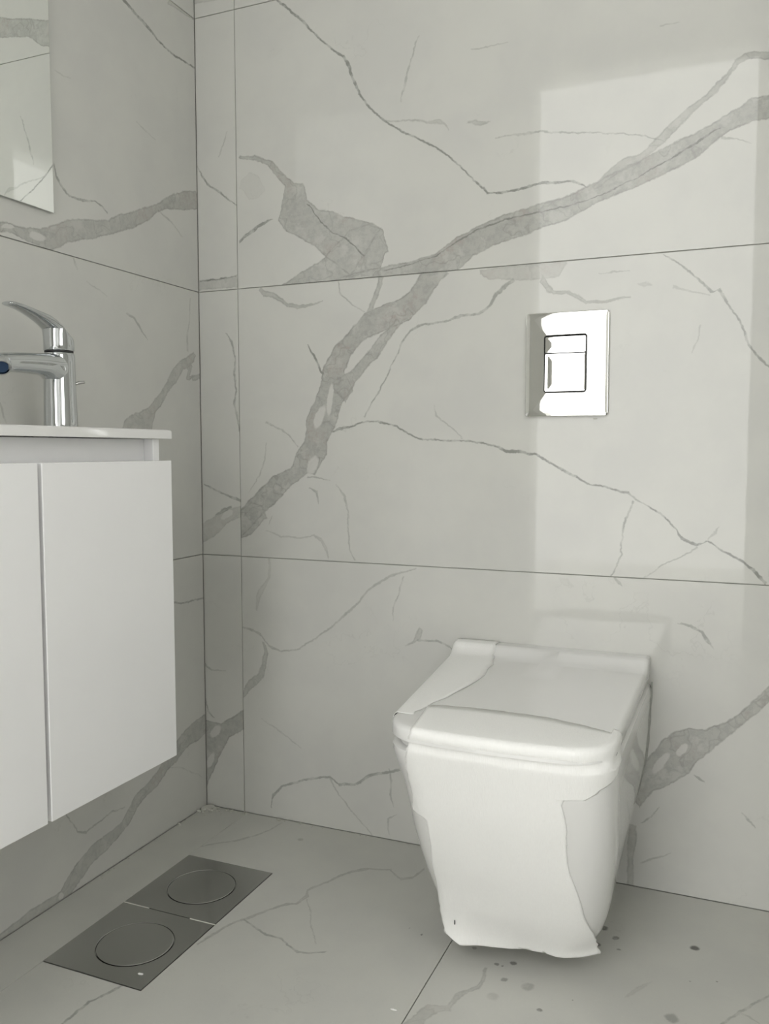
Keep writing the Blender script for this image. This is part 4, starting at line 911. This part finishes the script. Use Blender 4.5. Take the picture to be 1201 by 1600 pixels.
# ------------------------------------------------------------------ tap
TX, TY, TZ = .133, -.578, bz1
tap = empty('basin_tap', (TX, TY, TZ), 'chrome single lever tap on the far end of the washbasin', 'tap')
def ring_pts(cx, cy, cz, rx, ry, n=32):
    return [(cx + rx*math.cos(2*PI*i/n), cy + ry*math.sin(2*PI*i/n), cz) for i in range(n)]
prof = [(.0275, 0), (.0275, .0012), (.0268, .002), (.0262, .012), (.0256, .03), (.0250, .06), (.0246, .085), (.0244, .105), (.0243, .116), (.0236, .1195), (.0220, .1215), (.0195, .1222)]
o = link('tap_body', loft([ring_pts(TX, TY, TZ+.0003+z, r, r) for r, z in prof], (True, True)), M_chrome); autosmooth(o, 50); mparent(o, tap)
# spout: flattened tube leaving the body towards -Y, blended at the root
def sec(cx, y, cz, w, h, p=2.6, n=28, tilt=0):
    P = []
    for i in range(n):
        a = 2*PI*i/n; c, s = math.cos(a), math.sin(a)
        px = math.copysign(abs(c)**(2/p), c)*w/2; pz = math.copysign(abs(s)**(2/p), s)*h/2
        P.append((cx + px, y + pz*tilt, cz + pz))
    return P
spts = [(0, .096, .0475, .049), (-.010, .0965, .0475, .048), (-.018, .0968, .0470, .046), (-.024, .0985, .0460, .0405), (-.030, .0998, .0450, .0365), (-.040, .1003, .0440, .0345),
        (-.060, .1000, .0425, .0330), (-.080, .0992, .0410, .0315), (-.100, .0980, .0400, .0300), (-.118, .0968, .0390, .0285), (-.126, .0965, .0375, .0265), (-.131, .0962, .0340, .0225), (-.134, .0960, .0270, .0150)]
o = link('spout', loft([sec(TX, TY+y, TZ+z, w, h, tilt=.18 if y < -.11 else 0) for y, z, w, h in spts], (True, True)), M_chrome); autosmooth(o, 50); mparent(o, tap)
# aerator, tipped forward at the lower front of the spout
ax = Vector((.55, -.50, -.67)).normalized(); ac = Vector((TX+.0165, TY-.1335, TZ+.0890))
e1 = ax.cross(Vector((0, 0, 1))).normalized(); e2 = ax.cross(e1)
def disc(c, r, n=28): return [tuple(c + e1*r*math.cos(2*PI*i/n) + e2*r*math.sin(2*PI*i/n)) for i in range(n)]
o = link('aerator_ring', loft([disc(ac-ax*.008, .0140), disc(ac+ax*.0035, .0140), disc(ac+ax*.005, .0132), disc(ac+ax*.005, .0116), disc(ac+ax*.001, .0112)], (True, True)), M_chrome); autosmooth(o); mparent(o, tap)
o = link('aerator', loft([disc(ac+ax*.0012, .0100), disc(ac+ax*.0036, .0098)], (True, True)), M_aer); mparent(o, tap)
# lever: cap that sweeps up and out over the spout
o = link('lever_dark_gap', loft([ring_pts(TX, TY, TZ+.1224, .0222, .0222), ring_pts(TX, TY, TZ+.1245, .0222, .0222)], (True, True)), M_dark); mparent(o, tap)  # near-black disc stands in for the shaded gap under the lever
rings = [ring_pts(TX, TY, TZ+.1248, .0228, .0228), ring_pts(TX, TY, TZ+.1255, .0236, .0236), ring_pts(TX, TY, TZ+.134, .0236, .0236)]
def tilted(cy, cz, w, h, ang, n=32, dx=0):
    ca, sa = math.cos(ang), math.sin(ang); P = []
    for i in range(n):
        a = 2*PI*i/n; px = w/2*math.cos(a); q = h/2*math.sin(a)
        P.append((TX + dx + px, TY + cy + q*ca, TZ + cz + q*sa))
    return P
for cy, cz, w, h, ang in ((0, .141, .0472, .0472, -.04), (-.001, .147, .0470, .0475, -.22), (-.004, .153, .0465, .0470, -.48), (-.010, .1585, .0450, .043, -.78), (-.019, .1632, .0425, .034, -1.02),
                          (-.031, .1690, .0390, .0245, -1.16), (-.045, .1735, .0350, .0180, -1.24), (-.060, .1775, .0315, .0138, -1.30), (-.075, .1808, .0285, .0112, -1.36), (-.090, .1835, .0262, .0094, -1.42), (-.104, .1850, .0250, .0082, -1.5), (-.112, .1852, .0225, .0070, -1.57), (-.1155, .1852, .0170, .0045, -1.57)):
    cy = cy*.91
    rings.append(tilted(cy, cz, w, h, ang))
o = link('lever', loft(rings, (True, True)), M_chrome); autosmooth(o, 60); mparent(o, tap)
# pop-up waste rod behind the body
def tube(pts, rr, n=12):
    rings = []
    for i, p in enumerate(pts):
        p = Vector(p); a = Vector(pts[max(0, i-1)]); b = Vector(pts[min(len(pts)-1, i+1)])
        t = (b-a).normalized(); u = t.cross(Vector((1, 0, .1))).normalized(); v = t.cross(u)
        r = rr[i] if isinstance(rr, (list, tuple)) else rr
        rings.append([tuple(p + u*r*math.cos(2*PI*k/n) + v*r*math.sin(2*PI*k/n)) for k in range(n)])
    return loft(rings, (True, True))
rod = [(TX-.006, TY+.033, TZ+.0005), (TX-.006, TY+.033, TZ+.055), (TX-.006, TY+.034, TZ+.068), (TX-.005, TY+.037, TZ+.0735), (TX-.001, TY+.044, TZ+.077), (TX+.004, TY+.052, TZ+.0785)]
o = link('waste_rod', tube(rod, [.0014, .0014, .0016, .0024, .0028, .0024]), M_steel); autosmooth(o); mparent(o, tap)

# ------------------------------------------------------------------ mirror
mir = empty('wall_mirror', (0, -.75, 1.265), 'frameless mirror on the left wall above the tap, reflecting veined tiles', 'mirror')
box('mirror_backing', (.0004, -1.045, 1.267), (.0042, -.4505, 1.948), M_mirror_edge, mir)
box('mirror_pane', (.0043, -1.047, 1.265), (.0080, -.4485, 1.95), M_mirror, mir, bev=.0005, seg=1)

# ------------------------------------------------------------------ floor drains
def drain(y0, y1, cx, cyc, label):
    r_ = empty('floor_drain', ((D0[0]+D1[0])/2, (y0+y1)/2, -.004), label, 'drain', 'steel drain plates let into the floor')
    a = [(D0[0]+.0006, y0+.0008), (D1[0]-.0006, y0+.0008), (D1[0]-.0006, y1-.0008), (D0[0]+.0006, y1-.0008)]
    R_, N = .0655, 72
    # square plate with a round hole: ring between circle and square boundary
    def sq(ang):
        dx, dy = math.cos(ang), math.sin(ang)
        t = []
        if dx > 1e-9: t.append((a[1][0]-cx)/dx)
        if dx < -1e-9: t.append((a[0][0]-cx)/dx)
        if dy > 1e-9: t.append((a[2][1]-cyc)/dy)
        if dy < -1e-9: t.append((a[0][1]-cyc)/dy)
        k = min(t); return (cx+dx*k, cyc+dy*k)
    angs = sorted({2*PI*i/N for i in range(N)} | {math.atan2(p[1]-cyc, p[0]-cx) % (2*PI) for p in a})
    zt = .0009
    sqs = [sq(t) for t in angs]
    st = [[(x, y, -.004) for x, y in sqs], [(x, y, zt) for x, y in sqs],
          [(cx + (R_+.0008)*math.cos(t), cyc + (R_+.0008)*math.sin(t), zt) for t in angs],
          [(cx + R_*math.cos(t), cyc + R_*math.sin(t), zt-.0006) for t in angs],
          [(cx + R_*math.cos(t), cyc + R_*math.sin(t), -.0035) for t in angs],
          [(cx + .02*math.cos(t), cyc + .02*math.sin(t), -.0035) for t in angs]]
    o = link('drain_plate', loft(st, (False, True)), M_steel); autosmooth(o, 20); mparent(o, r_)
    q = [(R_-.0018, -.0032), (R_-.0018, .0009), (R_-.0028, .0016), (R_-.012, .0017), (.004, .0017)]
    o = link('drain_cover', loft([[(cx + r*math.cos(t), cyc + r*math.sin(t), z) for t in angs] for r, z in q], (True, True)), M_steel)
    autosmooth(o, 20); mparent(o, r_)
    return r_
YM = -.4305
drain(YM, D1[1], .2135, -.327, 'square steel drain plate with round cover, the one nearer the room corner')
drain(D0[1], YM, .2215, -.532, 'square steel drain plate with round cover, the one farther from the corner under the cabinet')

# light grout left between the two drain plates and at their edges
M_lime = pmat('light_grout', (.60, .60, .56), .9, bump=.3, bscale=300, var=.15)
for xa, xb, nm in ((D0[0]+.001, D0[0]+.058, 0), (D1[0]-.052, D1[0]+.004, 1)):
    g_ = box('grout_line', (xa, YM-.0011, .0005), (xb, YM+.0013, .0014), M_lime, bev=.0003, seg=1)
    tag(g_, ['thin pale grout line between the drain plates, on the cabinet side', 'thin pale grout line between the drain plates, on the open floor side'][nm], 'grout')

# ------------------------------------------------------------------ plaster crumbs along the wall foot
def crumb_bm(r, seed):
    rnd = random.Random(seed); bm = bmesh.new()
    bmesh.ops.create_icosphere(bm, subdivisions=2, radius=r)
    sx, sy, sz = rnd.uniform(.8, 1.5), rnd.uniform(.6, 1), rnd.uniform(.4, .75)
    for v in bm.verts:
        k = 1 + rnd.uniform(-.3, .3); v.co = Vector((v.co.x*sx*k, v.co.y*sy*k, max(v.co.z*sz*k, -r*.3)))
    return bm
rnd = random.Random(5)
crumbs = [(.013, -.013, .0085, 'largest pale plaster crumb, right in the room corner'), (.034, -.014, .0062, 'pale plaster crumb at the right edge of the corner heap'),
          (.062, -.009, .0042, 'small pale plaster crumb midway along the foot of the narrow tile strip'), (.074, -.010, .0055, 'pale plaster crumb at the narrow tile strip, just left of the vertical joint'),
          (.112, -.008, .0042, 'small pale plaster crumb at the foot of the vertical tile joint'), (.006, -.115, .0048, 'lone pale plaster crumb at the foot of the left wall'),
          (.200, -.008, .0042, 'pale plaster crumb at the foot of the wide tile, first right of the joint'), (.255, -.006, .0045, 'pale plaster crumb at the foot of the wide tile, midway to the toilet')]
for k, (x, y, r, lb) in enumerate(crumbs):
    o = link('plaster_crumb', crumb_bm(r, k), M_crumb)
    o.location = (x, y, r*.3); o.rotation_euler = (0, 0, rnd.uniform(0, 6))
    tag(o, lb, 'crumb', 'plaster crumbs along the wall foot')
bm = bmesh.new()
for k, (x, y, r) in enumerate([(.024, -.011, .0075), (.010, -.028, .006), (.020, -.024, .006), (.005, -.040, .005), (.044, -.020, .0045), (.030, -.026, .004), (.016, -.038, .004), (.022, -.017, .006), (.008, -.020, .006), (.026, -.020, .003), (.038, -.008, .0035)]):
    c_ = crumb_bm(r, 60+k)
    for v in c_.verts: v.co += Vector((x, y, r*.3))
    tmpm = bpy.data.meshes.new('tmp'); c_.to_mesh(tmpm); c_.free(); bm.from_mesh(tmpm); bpy.data.meshes.remove(tmpm)
o = link('plaster_rubble', bm, M_crumb); tag(o, 'little heap of crumbled pale plaster in the room corner', 'rubble', kind='stuff')
bm = bmesh.new()
for k in range(160):
    t = rnd.random()
    if k < 50: x, y = abs(rnd.gauss(.02, .014)), -abs(rnd.gauss(.02, .012))
    elif k < 120: x, y = rnd.uniform(.03, .62), -abs(rnd.gauss(.003, .004)) - .001
    else: x, y = abs(rnd.gauss(.003, .003)) + .001, rnd.uniform(-.45, -.03)
    r = rnd.uniform(.0006, .0017)
    m_ = Matrix.Translation((x+.001, min(y, -.002), r*.6)) @ Matrix.Diagonal((rnd.uniform(.7, 1.8), 1, .7, 1))
    bmesh.ops.create_icosphere(bm, subdivisions=1, radius=r, matrix=m_)
o = link('plaster_dust', bm, M_crumb); tag(o, 'fine plaster dust along the foot of the walls near the corner', 'dust', kind='stuff')
for (x, y, r, lb, z) in ((.275, -.60, .0036, 'flat white chip on the drain plate under the cabinet', .0010), (.66, -.56, .004, 'small white chip on the open floor left of the toilet', 0)):
    pass
chips = [((195, 1533), .0045)]
o = link('paint_chip', crumb_bm(.0036, 41), M_foam); o.location = (.2855, -.5985, .0016); o.scale = (1.2, 1, .35)
tag(o, 'white chip lying on the drain plate under the cabinet', 'chip')
o = link('paint_chip', crumb_bm(.0034, 42), M_foam); o.location = (.694, -.521, .0009); o.scale = (1.3, .8, .5)
tag(o, 'tiny white chip on the floor in front of the toilet, left of the floor joint', 'chip')
o = link('paint_chip', crumb_bm(.0034, 43), M_crumb); o.location = (.8935, -.0012, .9005); o.scale = (1.3, .5, .8)
tag(o, 'small rough filler lump on the wall just below the flush plate', 'filler')
# dark dried chip right of the toilet
M_soil = pmat('dried_soil', (.07, .065, .055), .9, bump=.5, bscale=400, var=.3)
